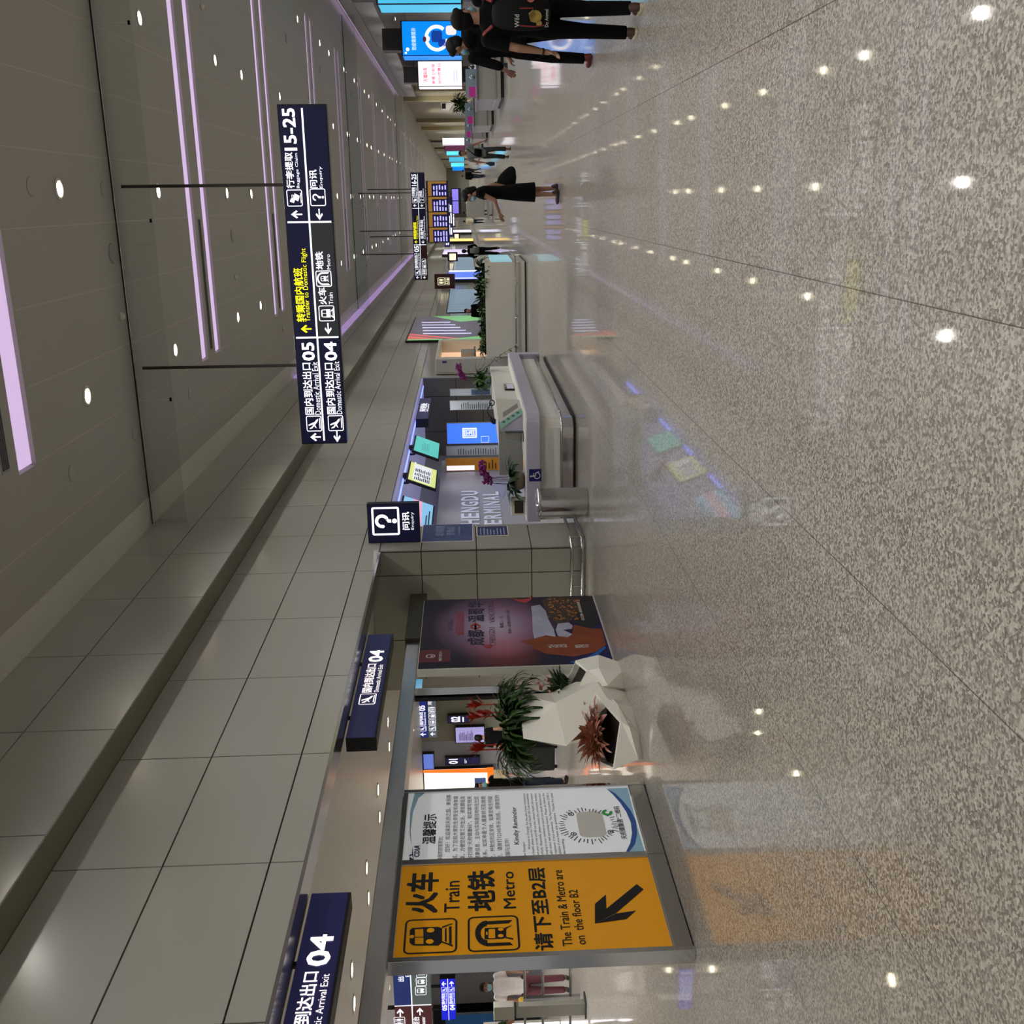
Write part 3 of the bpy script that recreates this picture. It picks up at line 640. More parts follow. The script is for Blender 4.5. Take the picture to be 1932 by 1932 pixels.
# ================================================================== poster light box beside the exit
def poster_material():
    m = bpy.data.materials.new('poster_print'); m.use_nodes = True; nt = m.node_tree; n = nt.nodes; L = nt.links.new; b = n['Principled BSDF']
    tc = n.new('ShaderNodeTexCoord'); sx = n.new('ShaderNodeSeparateXYZ'); L(tc.outputs['Object'], sx.inputs[0])
    def rad(cy, cz, ry, rz):
        vm = n.new('ShaderNodeVectorMath'); vm.operation = 'SUBTRACT'; L(tc.outputs['Object'], vm.inputs[0]); vm.inputs[1].default_value = (0, cy, cz)
        v2 = n.new('ShaderNodeVectorMath'); v2.operation = 'MULTIPLY'; L(vm.outputs[0], v2.inputs[0]); v2.inputs[1].default_value = (0, 1 / ry, 1 / rz)
        le = n.new('ShaderNodeVectorMath'); le.operation = 'LENGTH'; L(v2.outputs[0], le.inputs[0]); return le.outputs['Value']
    def ramp(src, stops):
        c = n.new('ShaderNodeValToRGB'); e = c.color_ramp.elements; e[0].position, e[1].position = stops[0][0], stops[-1][0]; e[0].color = (*lin(stops[0][1]), 1); e[1].color = (*lin(stops[-1][1]), 1)
        for p, k in stops[1:-1]: q = e.new(p); q.color = (*lin(k), 1)
        L(src, c.inputs[0]); return c.outputs[0]
    a = ramp(rad(.15, 1.35, 1.35, 1.05), [(0, (168, 158, 182)), (.45, (116, 86, 112)), (.75, (38, 22, 34)), (1, (16, 12, 22))])
    w = ramp(rad(-.55, 1.25, .75, .5), [(0, (150, 62, 46)), (1, (0, 0, 0))])
    mx = n.new('ShaderNodeMixRGB'); mx.blend_type = 'SCREEN'; mx.inputs[0].default_value = .6; L(a, mx.inputs[1]); L(w, mx.inputs[2])
    bl = ramp(sx.outputs[2], [(0, (10, 12, 90)), (.26, (12, 14, 84)), (.5, (16, 16, 60)), (1, (0, 0, 0))])
    m2 = n.new('ShaderNodeMixRGB'); m2.blend_type = 'SCREEN'; m2.inputs[0].default_value = .8; L(mx.outputs[0], m2.inputs[1]); L(bl, m2.inputs[2])
    L(m2.outputs[0], b.inputs['Base Color']); b.inputs['Roughness'].default_value = .4; b.inputs['Specular IOR Level'].default_value = .3; L(m2.outputs[0], b.inputs['Emission Color']); b.inputs['Emission Strength'].default_value = .02
    return m
py0, py1, pz = 10.66, 12.76, 2.26; xp = -5.1
t = thing('poster_box', 'tall advertising box with a dark blue and pink flight poster beside the exit', 'poster', (xp - .1, (py0 + py1) / 2, 0))
obj('cabinet', MB().box(xp - .1, xp - .004, py0, py1, 0, pz), m_white, t, bev=.004)
F = XF(xp); obj('poster', G(F, .0).rect(py0 + .01, .015, py1, pz - .005), poster_material(), t)
Q = lambda x, y: (780 + x / 4.954, 1110 + y / 4.954)
g = G(F, .003); g.ptext('成都', Q(665, 530), Q(508, 395), .03).ptext('温哥华', Q(662, 310), Q(508, 128), .03); obj('headline', g, M('poster_navy', (32, 24, 52), .4), t)
g = G(F, .003); g.ptext('CHENGDU', Q(772, 535), Q(702, 365), .0); g.ptext('VANCOUVER', Q(765, 320), Q(695, 118), .0); g.ptext('每周二、五', Q(845, 370), Q(800, 262), .015); g.ptext('与你一起遇见枫叶之国', Q(920, 425), Q(865, 208), .01); g.ptext('四川航空', Q(370, 395), Q(318, 278), .0)
obj('subtitle', g, M('poster_plum', (92, 52, 74), .4), t)
g = G(F, .003); a0, b0 = F.px(*Q(470, 440)); a1, b1 = F.px(*Q(403, 226)); g.frame(a0, b0, a1, b1, .012, .05); g.ptext('2018年10月22日起', Q(463, 432), Q(412, 236), .01)
g.parrow(Q(632, 390), Q(528, 320), 'right'); g.parrow(Q(632, 388), Q(528, 345), 'left'); a, b = F.px(*Q(700, 545)); g.disc(a, b, .05)
obj('red_marks', g, M('poster_red', (150, 40, 34), .4), t)
g = G(F, .002); a0, b0 = F.px(*Q(345, 690)); a1, b1 = F.px(*Q(60, 580)); g.rect(a0, b0, a1, b1); obj('logo_plate', g, M('poster_darkred', (86, 22, 24), .4), t)
g = G(F, .004); a, b = F.px(*Q(160, 637)); g.arc(a, b, .055, .012, 0, 360); g.poly([(a - .04, b + .01), (a, b - .035), (a + .04, b + .01), (a, b - .01)]); g.ptext('畅行四川', Q(265, 680), Q(240, 595), .01)
g.ptext('自 西 南 藏', Q(1290, 560), Q(1245, 530), .01) if False else None
g.ptext('万里川航', Q(1440, 555), Q(1250, 530), .01); g.ptext('梦想开始', Q(1645, 555), Q(1500, 530), .01); g.ptext('028-88888', Q(1600, 300), Q(1525, 130), .02)
for x_, y_, a_, b_ in ((1095, 200, 1150, 150),): pass
obj('white_marks', g, M('poster_white', (196, 192, 190), .4), t)
g = G(F, .0018); g.ppoly([Q(990, 497), Q(1130, 470), Q(1240, 432), Q(1330, 450), Q(1480, 440), Q(1500, 340), Q(1640, 372), Q(1760, 380), Q(1800, 530), Q(1690, 600), Q(1500, 640), Q(1240, 612), Q(1120, 560), Q(1105, 530)]); obj('maple_leaf', g, M('poster_leaf', (120, 52, 20), .4, scale=4, var=.5), t, label='orange maple leaf shape')
g = G(F, .0025); g.ppoly([Q(1100, 170), Q(1180, 155), Q(1235, 210), Q(1260, 290), Q(1310, 380), Q(1330, 455), Q(1240, 440), Q(1130, 470), Q(1115, 400), Q(1110, 260)]); g.ppoly([Q(1350, 330), Q(1450, 320), Q(1490, 350), Q(1480, 380), Q(1400, 390), Q(1485, 430), Q(1440, 460), Q(1350, 445), Q(1330, 390)]); obj('white_clouds', g, M('poster_cloud', (158, 160, 182), .4, scale=5, var=.4), t)
g = G(F, .002); g.ppoly([Q(1200, 110), Q(1300, 75), Q(1560, 90), Q(1530, 250), Q(1460, 310), Q(1340, 330), Q(1260, 270), Q(1235, 200)]); obj('city_shapes', g, M('poster_city', (58, 44, 34), .4, scale=30, var=.7), t)
g = G(F, .0032); rr_ = random.Random(4)
for _ in range(90):
    q_ = Q(rr_.uniform(1260, 1540), rr_.uniform(100, 300)); a, b = F.px(*q_); w_ = rr_.uniform(.006, .02); g.rect(a - w_, b - w_ * rr_.uniform(.4, 2), a + w_, b + w_ * .6)
obj('city_lights', g, M('poster_gold', (176, 112, 52), .4, scale=60, var=.5), t)
g = G(F, .0015); g.ppoly([Q(1530, 75), Q(1665, 70), Q(1740, 330), Q(1640, 370), Q(1480, 320), Q(1540, 240)]); obj('dark_corner', g, M('poster_dark', (14, 13, 22), .4), t)
g = G(F, .0025); g.ppoly([Q(1460, 690), Q(1640, 640), Q(1790, 540), Q(1800, 560), Q(1680, 660), Q(1500, 700)]); obj('blue_swoosh', g, M('poster_blue', (20, 90, 170), .4), t)
g = G(F, .003); g.ppoly([Q(915, 95), Q(990, 105), Q(1085, 95), Q(1092, 70), Q(1104, 72), Q(1100, 110), Q(1050, 138), Q(980, 125)]); obj('tail_fin', g, M('poster_fin', (170, 60, 60), .4), t)
# ================================================================== plants
def leaf(mb, p, az, el, L, w, droop=.6, n=6, twist=0):
    """One arching blade from p: azimuth, elevation, length, half width."""
    q = Vector(p); pts = [q.copy()]; ws = [w * .35]; e = el
    side = Vector((-math.sin(az), math.cos(az), twist)).normalized()
    for i in range(n):
        e -= droop / n * (1 + i * .35)
        q = q + Vector((math.cos(az) * math.cos(e), math.sin(az) * math.cos(e), math.sin(e))) * L / n
        pts.append(q.copy()); t = (i + 1) / n; ws.append(w * (math.sin(math.pi * (.12 + .88 * t) * .98) * .9 + .03) if t < 1 else w * .04)
    mb.strip(pts, ws, side)
def tuft(c, n, L, w, rx=.1, ry=.1, el=(.4, 1.4), droop=1.0, seed=1, rz=0):
    r = random.Random(seed); mb = MB()
    for _ in range(n):
        a = r.uniform(0, 6.283); d = math.sqrt(r.random())
        p = (c[0] + math.cos(a) * rx * d, c[1] + math.sin(a) * ry * d, c[2] + r.uniform(0, rz)); leaf(mb, p, a + r.uniform(-.5, .5), r.uniform(*el), L * r.uniform(.55, 1.1), w * r.uniform(.7, 1.2), droop * r.uniform(.6, 1.3), twist=r.uniform(-.3, .3))
    return mb
m_leaf = M('leaf_green', (34, 60, 24), .5, var=.4, scale=14, spec=.25); m_leaf2 = M('leaf_mid_green', (58, 92, 36), .4, var=.4, scale=14); m_red = M('bract_red', (176, 40, 22), .45, var=.25, scale=12)
m_bronze = M('leaf_bronze', (176, 118, 98), .4, var=.4, scale=18); m_soil = M('soil', (40, 32, 26), .9, var=.3, scale=30); m_purple = M('orchid_purple', (126, 16, 104), .45, var=.3, scale=25); m_stem = M('stem_dark', (44, 50, 28), .6)
m_facet = M('planter_white', (238, 236, 224), .12, var=.015, coat=.4)

# faceted white planter with its three plants
def facet(rings):
    mb = MB(); n = len(rings[0]); v = [p for r in rings for p in r]; f = []
    for k in range(len(rings) - 1):
        for i in range(n):
            a, b, c, d = k * n + i, k * n + (i + 1) % n, (k + 1) * n + (i + 1) % n, (k + 1) * n + i
            f += [(a, b, c), (a, c, d)] if (i + k) % 2 else [(a, b, d), (b, c, d)]
    f += [tuple(range(n))[::-1]]
    v2 = len(v); top = rings[-1]; cen = sum((Vector(p) for p in top), Vector()) / n
    inner = [Vector(p) + (cen - Vector(p)).normalized() * .035 for p in top]; low = [p - Vector((0, 0, .1)) for p in inner]
    v = v + inner + low; o = (len(rings) - 1) * n
    for i in range(n):
        j = (i + 1) % n; f += [(o + i, o + j, v2 + j, v2 + i), (v2 + i, v2 + j, v2 + n + j, v2 + n + i)]
    return mb.add(v, f), [p + Vector((0, 0, .03)) for p in low]
t = thing('planter', 'white faceted planter with red bromeliads between the pylon and the poster', 'planter', (-5.35, 9.7, 0))
zz = lambda pts, z: [(x, y, z) for x, y in pts]
lobes = [
    ('tall_bowl', [zz([(-5.1, 9.45), (-5.08, 9.9), (-5.15, 10.12), (-5.5, 10.35), (-5.72, 10.2), (-5.4, 9.6)], 0), [(-4.99, 9.5, .22), (-4.97, 9.95, .30), (-5.1, 10.22, .5), (-5.6, 10.5, .4), (-5.85, 10.3, .4), (-5.5, 9.65, .4)],
                   [(-5.2, 9.02, .72), (-5.02, 9.6, .78), (-5.15, 10.08, .80), (-5.6, 10.45, .8), (-5.92, 10.3, .75), (-5.6, 9.72, .72)], [(-5.27, 9.32, 1.13), (-5.15, 9.75, 1.14), (-5.17, 10.1, 1.15), (-5.55, 10.5, 1.13), (-5.8, 10.3, 1.13), (-5.6, 9.9, 1.12)]]),
    ('left_bowl', [zz([(-5.22, 8.76), (-5.06, 8.98), (-5.02, 9.45), (-5.1, 9.75), (-5.5, 9.7), (-5.5, 9.2)], 0), [(-5.2, 8.72, .05), (-4.99, 8.98, .10), (-4.95, 9.4, .16), (-5.05, 9.8, .2), (-5.55, 9.75, .2), (-5.55, 9.25, .15)],
                   [(-5.25, 8.64, .30), (-4.97, 9.06, .17), (-4.94, 9.64, .36), (-5.2, 9.82, .40), (-5.5, 9.7, .4), (-5.52, 9.18, .36)]]),
    ('right_bowl', [zz([(-5.06, 9.95), (-4.98, 10.2), (-5.0, 10.5), (-5.1, 10.62), (-5.3, 10.58), (-5.33, 10.1)], 0), [(-4.97, 9.85, .2), (-4.93, 10.2, .25), (-4.97, 10.62, .2), (-5.1, 10.64, .25), (-5.33, 10.6, .3), (-5.34, 10.1, .3)],
                    [(-5.05, 9.92, .52), (-4.98, 10.25, .36), (-5.04, 10.64, .46), (-5.14, 10.63, .5), (-5.34, 10.56, .62), (-5.35, 10.15, .68)]])]
for nm, rings in lobes:
    mb, soil = facet(rings); b = obj(nm, mb, m_facet, t)
    obj('soil', MB().add(soil, [tuple(range(len(soil)))]), m_soil, b)
pt = thing('bromeliad', 'dark green bromeliad clump with red spikes in the tall bowl of the white planter', 'plant', (-5.48, 9.95, 1.06))
obj('leaves', tuft((-5.48, 9.95, 1.08), 330, .52, .024, .26, .32, (.35, 1.45), 1.2, 3, .12), m_leaf, pt); obj('pale_leaves', tuft((-5.48, 9.95, 1.08), 150, .5, .022, .26, .32, (.5, 1.4), 1.3, 4, .1), m_leaf2, pt)
for i, (px_, py_) in enumerate(((890, 1330), (888, 1352), (890, 1415), (905, 1345), (897, 1406))):
    p = at(px_ + 14, py_, x=-5.5 - .05 * (i % 3)); mb = tuft(p - Vector((0, 0, .06)), 16, .16, .016, .015, .015, (.6, 1.5), .25, 20 + i, .1); mb.tube([p - Vector((0, 0, .3)), p], .008, 6)
    obj('flower_spike', mb, m_red, pt, label='red flower spike')
pt = thing('bronze_plant', 'low bronze-leaved plant in the low bowl of the white planter next to the pylon', 'plant', (-5.25, 9.2, .3))
obj('leaves', tuft((-5.22, 9.3, .34), 230, .24, .04, .13, .26, (.2, 1.4), .5, 7, .08), m_bronze, pt)
pt = thing('kalanchoe', 'small green plant with pale pink flowers in the planter bowl by the poster', 'plant', (-5.2, 10.25, .5))
obj('leaves', tuft((-5.2, 10.27, .55), 80, .3, .03, .08, .2, (.5, 1.45), .5, 8, .1), m_leaf, pt)
fl = MB(); r_ = random.Random(5)
for q_ in range(16): fl.ell((-5.2 + r_.uniform(-.08, .08), 10.15 + r_.uniform(-.15, .25), .82 + r_.uniform(-.06, .1)), .022, .022, .016, 7, 5)
obj('flowers', fl, M('flower_pink', (214, 150, 132), .5), pt)

# ================================================================== information desk
XB, YA, YE = -3.05, 14.96, 21.3
def lshape(off, z0, z1, yend=YE, inner=.75):
    o = [(-4.74, YA + off), (XB - .25, YA + off)] + [(XB - off - .2 + .2 * math.sin(a), YA + off + .2 - .2 * math.cos(a)) for a in (.3, .7, 1.1, 1.4)] + [(XB - off, YA + .25 + off), (XB - off, yend - off), (XB - inner, yend - off), (XB - inner, YA + inner), (-4.74, YA + inner)]
    return MB().prism([(x, y, z0) for x, y in o], (0, 0, z1 - z0))
t = thing('information_desk', 'long white and lavender information desk with mirrored steel foot', 'counter', (-3.6, 17, 0))
obj('counter_band', lshape(0, .55, .75).box(XB - .5, XB, YE - .28, YE, .13, .56), m_lav, t, bev=.006, label='lavender edge band')
obj('front_panel', lshape(.1, .24, .551), m_white, t); obj('top', lshape(.02, .751, .765), m_white, t)
obj('foot', lshape(.13, .03, .241, inner=.6), m_steel2, t, label='mirrored steel foot'); obj('base', lshape(.1, 0, .035, inner=.62), m_black, t)
rail = [(-4.7, YA + .03, .225), (XB - .22, YA + .03, .225), (XB - .1, YA + .08, .225), (XB - .04, YA + .2, .225), (XB - .04, YE - .1, .225)]
obj('bumper_rail', MB().tube(rail, .022, 10), m_steel2, t, smooth=True)
obj('screen_wall', MB().box(XB - .75, XB - .26, 16.0, YE - .15, .764, 1.14), m_white, t, bev=.008); obj('return_panel', MB().box(-4.25, XB - .26, 15.93, 15.995, .764, 1.14), m_grey, t, bev=.004)
F = YF(YA); g0 = F.px(1021.7, 908); g1 = F.px(997.9, 885)
w_ = obj('wheelchair_plate', G(F, .002).rect(*g0, *g1), M('plate_blue', (12, 14, 96), .3), t); obj('pictogram', G(F, .004).icon('wheel', *g0, *g1, .001), m_white, w_)

# things on the desk
def orchid(name, label, base, pot, seed, flip=1, trail=False, npet=90):
    r = random.Random(seed); t = thing(name, label, 'plant', base, 'potted orchids on the desk'); b = Vector(base)
    p_ = obj('pot', MB().lathe([(.07, 0), (.13, .02), (.15, .09), (.14, .16), (.125, .165)], base, 18), pot, t, smooth=True)
    obj('leaves', tuft(b + Vector((0, 0, .15)), 40, .4, .05, .07, .07, (.2, 1.2), .9, seed), m_leaf if not trail else m_leaf2, t)
    st = MB(); fl = MB()
    for k in range(4):
        q = b + Vector((r.uniform(-.07, .07), r.uniform(-.05, .05), .16)); pts = []
        for i in range(9):
            u = i / 8; pts.append(q + Vector((flip * (.02 * k + .1 * u * u + max(0, u - .6) * .5), -.08 * k * u + .1, .5 * math.sin(min(u * 1.25, 1.25) * 1.3))))
        st.tube(pts, .006, 5)
        for i in range(npet // 4):
            a, c = pts[4 + i % 4], pts[5 + i % 4]; h = a.lerp(c, r.random()) + Vector((r.uniform(-.05, .05), r.uniform(-.06, .06), r.uniform(-.05, .04)))
            fl.ell(h, r.uniform(.018, .034), r.uniform(.01, .03), r.uniform(.014, .03), 6, 4, Matrix.Rotation(r.uniform(0, 3), 3, 'X'))
    obj('stems', st, m_stem, t); obj('flowers', fl, m_purple, t, label='drooping purple orchid flowers')
    if trail:
        vn = MB(); q = b + Vector((.16, .1, .12)); pts = [q]
        for i in range(8): q = q + Vector((.055 + .02 * (i % 2), -.01, -.035 - .012 * i)); pts.append(q)
        vn.tube(pts, .004, 5)
        for p in pts:
            for _ in range(4): leaf(vn, p, r.uniform(0, 6.28), r.uniform(-.6, .6), .075, .026, .5, 3)
        obj('ivy_trail', vn, m_leaf2, t)
        obj('bush', tuft(b + Vector((0, 0, .14)), 90, .2, .024, .12, .12, (-.3, 1.4), .8, seed + 1, .12), m_leaf2, t)
    return t
orchid('orchid', 'purple orchid in a speckled pot at the pier end of the information desk', (-4.2, 15.4, .766), M('pot_speckled', (138, 124, 104), .6, var=.5, scale=60), 31)
orchid('orchid', 'purple orchid with trailing ivy on top of the far end of the information desk', (-3.5, 20.55, 1.141), M('pot_pale', (176, 188, 196), .4), 33, trail=True)
t = thing('plant_box', 'small dark box in a cream frame beside the speckled orchid pot', 'box', (-4.6, 15.35, .766))
obj('frame', MB().box(-4.73, -4.46, 15.3, 15.4, .766, .98), M('cream', (214, 206, 184), .5), t, bev=.004); obj('front', MB().box(-4.7, -4.49, 15.292, 15.3, .79, .93), M('dark_brown', (42, 36, 26), .5), t)
t = thing('sign_board', 'white slanted board with a mint green strip on the corner of the desk', 'sign', (-3.2, 15.75, .766))
F = YF(15.7); Q = lambda x, y: F.px(800 + x / 9.66, 640 + y / 9.66)
pl = [Q(1310, 1085), Q(1740, 1110), Q(1775, 1255), Q(1375, 1520), Q(1340, 1380)]; obj('board', MB().prism([F.p(a, b) for a, b in pl], (0, .03, 0)), m_white, t)
obj('mint_strip', G(F, .003).poly([Q(1375, 1520), Q(1770, 1255), Q(1815, 1340), Q(1395, 1640)]), M('mint', (150, 196, 184), .4), t); obj('grey_window', G(F, .004).poly([Q(1435, 1335), Q(1700, 1165), Q(1715, 1245), Q(1445, 1425)]), m_grey, t)
g = G(F, .006)
for k in range(4): a, b = Q(1450 + k * 85, 1510 - k * 56); g.rect(a - .012, b - .025, a + .02, b + .02)
obj('print', g, M('mint_dark', (70, 120, 112), .4), t)
obj('lavender_side', MB().prism([F.p(*Q(*p), -.02) for p in ((1395, 1640), (1815, 1345), (1820, 1690), (1400, 1690))], (0, .02, 0)), m_lav, t)
t = thing('leaflet_holder', 'clear acrylic leaflet holder standing on the desk next to the slanted board', 'holder', (-3.5, 15.55, .766))
a0, b0 = YF(15.5).px(988, 834); a1, b1 = YF(15.5).px(953, 816)
m_acr = glass('acrylic', (.9, .92, .92)); obj('front', MB().box(a0, a1, 15.5, 15.508, .766, .766 + b1 - b0), m_acr, t); obj('back', MB().box(a0, a1, 15.6, 15.608, .766, .84 + b1 - b0), m_acr, t); obj('edge', MB().box(a1 - .01, a1, 15.5, 15.608, .766, .766 + b1 - b0).box(a0, a1, 15.505, 15.6, .766, .772), m_char, t)
t = thing('microphone', 'black gooseneck microphone arm on top of the desk screen', 'microphone', (-3.55, 17.6, 1.14))
obj('grip', MB().rc((-3.7, 17.5, 1.17), (-3.62, 17.55, 1.26), .05, .035), m_black, t, smooth=True); obj('neck', MB().tube([(-3.62, 17.55, 1.26), (-3.5, 17.55, 1.28), (-3.38, 17.55, 1.22)], .012), m_black, t); obj('loop', MB().tube([(-3.38 + .05 * math.cos(a), 17.55, 1.2 + .04 * math.sin(a)) for a in np.linspace(0, 6.28, 14)], .01, 6), m_black, t)
t = thing('label_card', 'white tent card standing on the ledge of the information desk', 'card', (-3.2, 18.6, .766)); obj('sheet', MB().box(-3.3, -3.28, 18.3, 18.9, .766, .95), m_acr, t); obj('paper', MB().box(-3.279, -3.276, 18.35, 18.8, .78, .9), M('paper_lilac', (214, 212, 232), .5), t)

# booth interior
def monitor(ys, lbl, screen, kids):
    y0, y1 = ys; yc = (y0 + y1) / 2; w2 = (y1 - y0) / 2; hx = -4.85
    u_ = Vector((.36, 0, .93)).normalized(); n_ = Vector((.93, 0, -.36)).normalized()
    c = Vector((hx - .1, yc, 2.5)); hh = .29
    t = thing('hanging_monitor', lbl, 'monitor', (hx - .1, yc, 2.2), 'monitors hung over the desk')
    F = Face(c, (0, 1, 0), n_, u_)
    P = lambda a, b, d: F.p(a, b, d)
    obj('case', MB().hexa([P(-w2, -hh, -.05), P(w2, -hh, -.05), P(w2, -hh, 0), P(-w2, -hh, 0), P(-w2, hh, -.05), P(w2, hh, -.05), P(w2, hh, 0), P(-w2, hh, 0)]), m_black, t, bev=.004)
    s_ = obj('screen', G(F, .003).rect(-w2 + .04, -hh + .03, w2 - .02, hh - .03), screen, t)
    for nm, fn, m in kids: g = G(F, .006); fn(g, -w2 + .04, -hh + .03, w2 - .02, hh - .03); obj(nm, g, m, t)
    obj('arm', MB().tube([P(0, .1, -.05), (hx - .25, yc, 2.78), (hx - .25, yc, 2.862)], .025, 8), m_black, t); obj('speaker', MB().box(hx - .12, hx - .02, yc - .25, yc - .1, 2.78, 2.86), m_black, t, bev=.01)
def em(nm, c, e=.8): return M(nm, c, .3, emit=e, var=.03)
m_dk = em('screen_dark_text', (40, 70, 80), .1)
monitor((20.3, 21.7), 'tilted monitor with a mint green page hung over the desk', em('screen_mint', (84, 196, 190), .75), [('print', lambda g, a, b, c, d: g.rows(a + .2, b + .2, c - .2, d - .15, 5, .3, 3), em('screen_teal', (40, 150, 160), .6))])
monitor((18.05, 19.4), 'tilted monitor with a pale yellow timetable hung over the desk', em('screen_lime', (214, 224, 140), .8), [('table', lambda g, a, b, c, d: g.rect(a + .1, b + .1, c - .06, d - .08), em('screen_white', (226, 230, 240), .8)), ('print', lambda g, a, b, c, d: (setattr(g, 'd', .008), g.rows(a + .12, b + .11, c - .3, d - .1, 9, .55, 4, 3)), m_dk)])
monitor((15.3, 17.0), 'tilted monitor with a pink and blue sky picture beside the pier', em('screen_sky', (128, 190, 232), .8), [('glow', lambda g, a, b, c, d: g.poly([(a, b + .15), (c, b + .2), (c, b + .36), (a, b + .32)]), em('screen_rose', (226, 170, 196), .8)), ('print', lambda g, a, b, c, d: g.rows(a + .3, b + .03, c - .3, b + .12, 2, .5, 8), m_dk)])
obj('desk_led_strip', MB().box(-5.0, -4.94, 15, 28.4, 2.845, 2.859), em('led_blue', (104, 124, 255), 3), None); tag(recenter(bpy.context.scene.objects['desk_led_strip']), 'long blue lit strip along the booth ceiling over the desk', 'light strip')
for i, (y, x) in enumerate(((16.4, -5.8), (17.6, -5.7), (17.6, -6.0), (22.5, -5.8))):
    o = recenter(obj('booth_lamp', MB().box(x - .06, x + .06, y - .35, y + .35, 2.84, 2.859), em('lamp_white', (255, 250, 220), 3), None)); tag(o, 'small white tube lamp on the booth ceiling over the desk', 'ceiling light', 'booth ceiling tubes')
t = thing('hanging_sign', 'dark hanging box with lit white characters at the far end of the booth', 'sign', (-4.95, 24.7, 2.54)); F = XF(-4.85)
obj('case', MB().box(-5.05, -4.853, 23.4, 26.0, 2.54, 2.84), m_black, t); obj('sign_panel', G(F, 0).rect(23.42, 2.56, 25.98, 2.82), m_navy2, t); obj('lettering', G(F, .003).text('问讯处', 24.3, 2.63, 25.3, 2.79, .03).text('Enquiry', 24.3, 2.575, 25.2, 2.615, .03), m_lit, t)
# raised letters on the back wall
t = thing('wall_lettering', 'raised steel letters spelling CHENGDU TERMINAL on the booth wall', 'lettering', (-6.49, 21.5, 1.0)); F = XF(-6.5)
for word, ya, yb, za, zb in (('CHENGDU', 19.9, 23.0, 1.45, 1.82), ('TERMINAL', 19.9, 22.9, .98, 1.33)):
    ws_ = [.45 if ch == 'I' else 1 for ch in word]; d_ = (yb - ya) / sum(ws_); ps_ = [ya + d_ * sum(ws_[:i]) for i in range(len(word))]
    for i, ch in enumerate(word): obj('letter', G(F, .02).text(ch, ps_[i] + .06, za, ps_[i] + ws_[i] * d_ - .06, zb, .025), M('letter_silver_glow', (214, 216, 226), .35, emit=.25), t)  # emission stands in for the highlight on the steel letters
t = thing('wall_emblem', 'large pale grey curved emblem shape on the booth wall behind the orchid', 'emblem', (-6.49, 23.5, .8)); obj('shape', G(F, .006).poly([(22.2, .9), (23.4, 1.1), (24.6, 1.7), (25.4, 2.2), (25.7, 1.9), (25.8, 1.3), (25.2, .9), (23.6, .7)]), M('emblem_grey', (172, 172, 182), .4), t)
def stand(name, label, cat, x0, x1, y, z0, z1, m, kids=(), depth=.06, case=None):
    t = thing(name, label, cat, ((x0 + x1) / 2, y, z0)); F = YF(y)
    obj('case', MB().box(x0, x1, y + .002, y + depth, z0, z1), case or m_grey, t, bev=.003); obj('panel', G(F, .001).rect(x0 + .015, z0 + .015, x1 - .015, z1 - .015), m, t)
    for nm, fn, mm in kids: g = G(F, .004); fn(g, x0 + .03, z0 + .03, x1 - .03, z1 - .03); obj(nm, g, mm, t)
    return t
stand('lit_display', 'bright blue lit display with a square white character behind the desk', 'display', -5.84, -5.3, 25.0, .0, 2.17, em('display_blue', (64, 118, 255), .95), [('emblem', lambda g, a, b, c, d: (g.frame(a + .12, 1.42, a + .38, 1.78, .035, .02), g.text('国', a + .17, 1.47, a + .33, 1.73, .02)), em('display_white', (220, 226, 255), 1)), ('small_frame', lambda g, a, b, c, d: g.frame(a + .0, 1.12, a + .16, 1.32, .008, .005), em('display_white', (220, 226, 255), 1))])
m_note = M('notice_paper', (196, 204, 204), .5)
stand('notice_board', 'white printed notice beside the blue lit display', 'notice', -6.12, -5.86, 24.9, .0, 2.2, m_note, [('print', lambda g, a, b, c, d: g.rows(a, b + .9, c, d - .25, 16, .3, 12), m_txt)], .04)
stand('menu_board', 'orange and white board on the booth wall next to the white notice', 'board', -6.49, -6.14, 24.8, .0, 2.22, M('board_orange', (176, 116, 30), .4, emit=.2), [('lit_part', lambda g, a, b, c, d: g.poly([(a, 1.5), (a + .12, 1.5), (a + .12, d), (a, d)]), em('board_white', (250, 240, 246), .9)), ('print', lambda g, a, b, c, d: (setattr(g, 'd', .006), g.rows(a + .02, b + .9, c, b + 1.3, 5, .4, 9)), M('board_brown', (90, 56, 14), .5))], .04)
stand('notice_board', 'greenish white notice standing left of the dark booth end wall', 'notice', -5.28, -5.02, 26.5, .0, 2.1, m_note, [('print', lambda g, a, b, c, d: g.rows(a, b + .9, c, d - .25, 16, .3, 13), m_txt)], .04)
stand('notice_board', 'pale notice with a bluish corner card, nearest the dark booth end wall', 'notice', -5.0, -4.8, 27.0, .0, 2.1, m_note, [('card', lambda g, a, b, c, d: g.rect(a, b + 1.0, c, b + 1.5), M('card_blue', (96, 116, 160), .5))], .04)

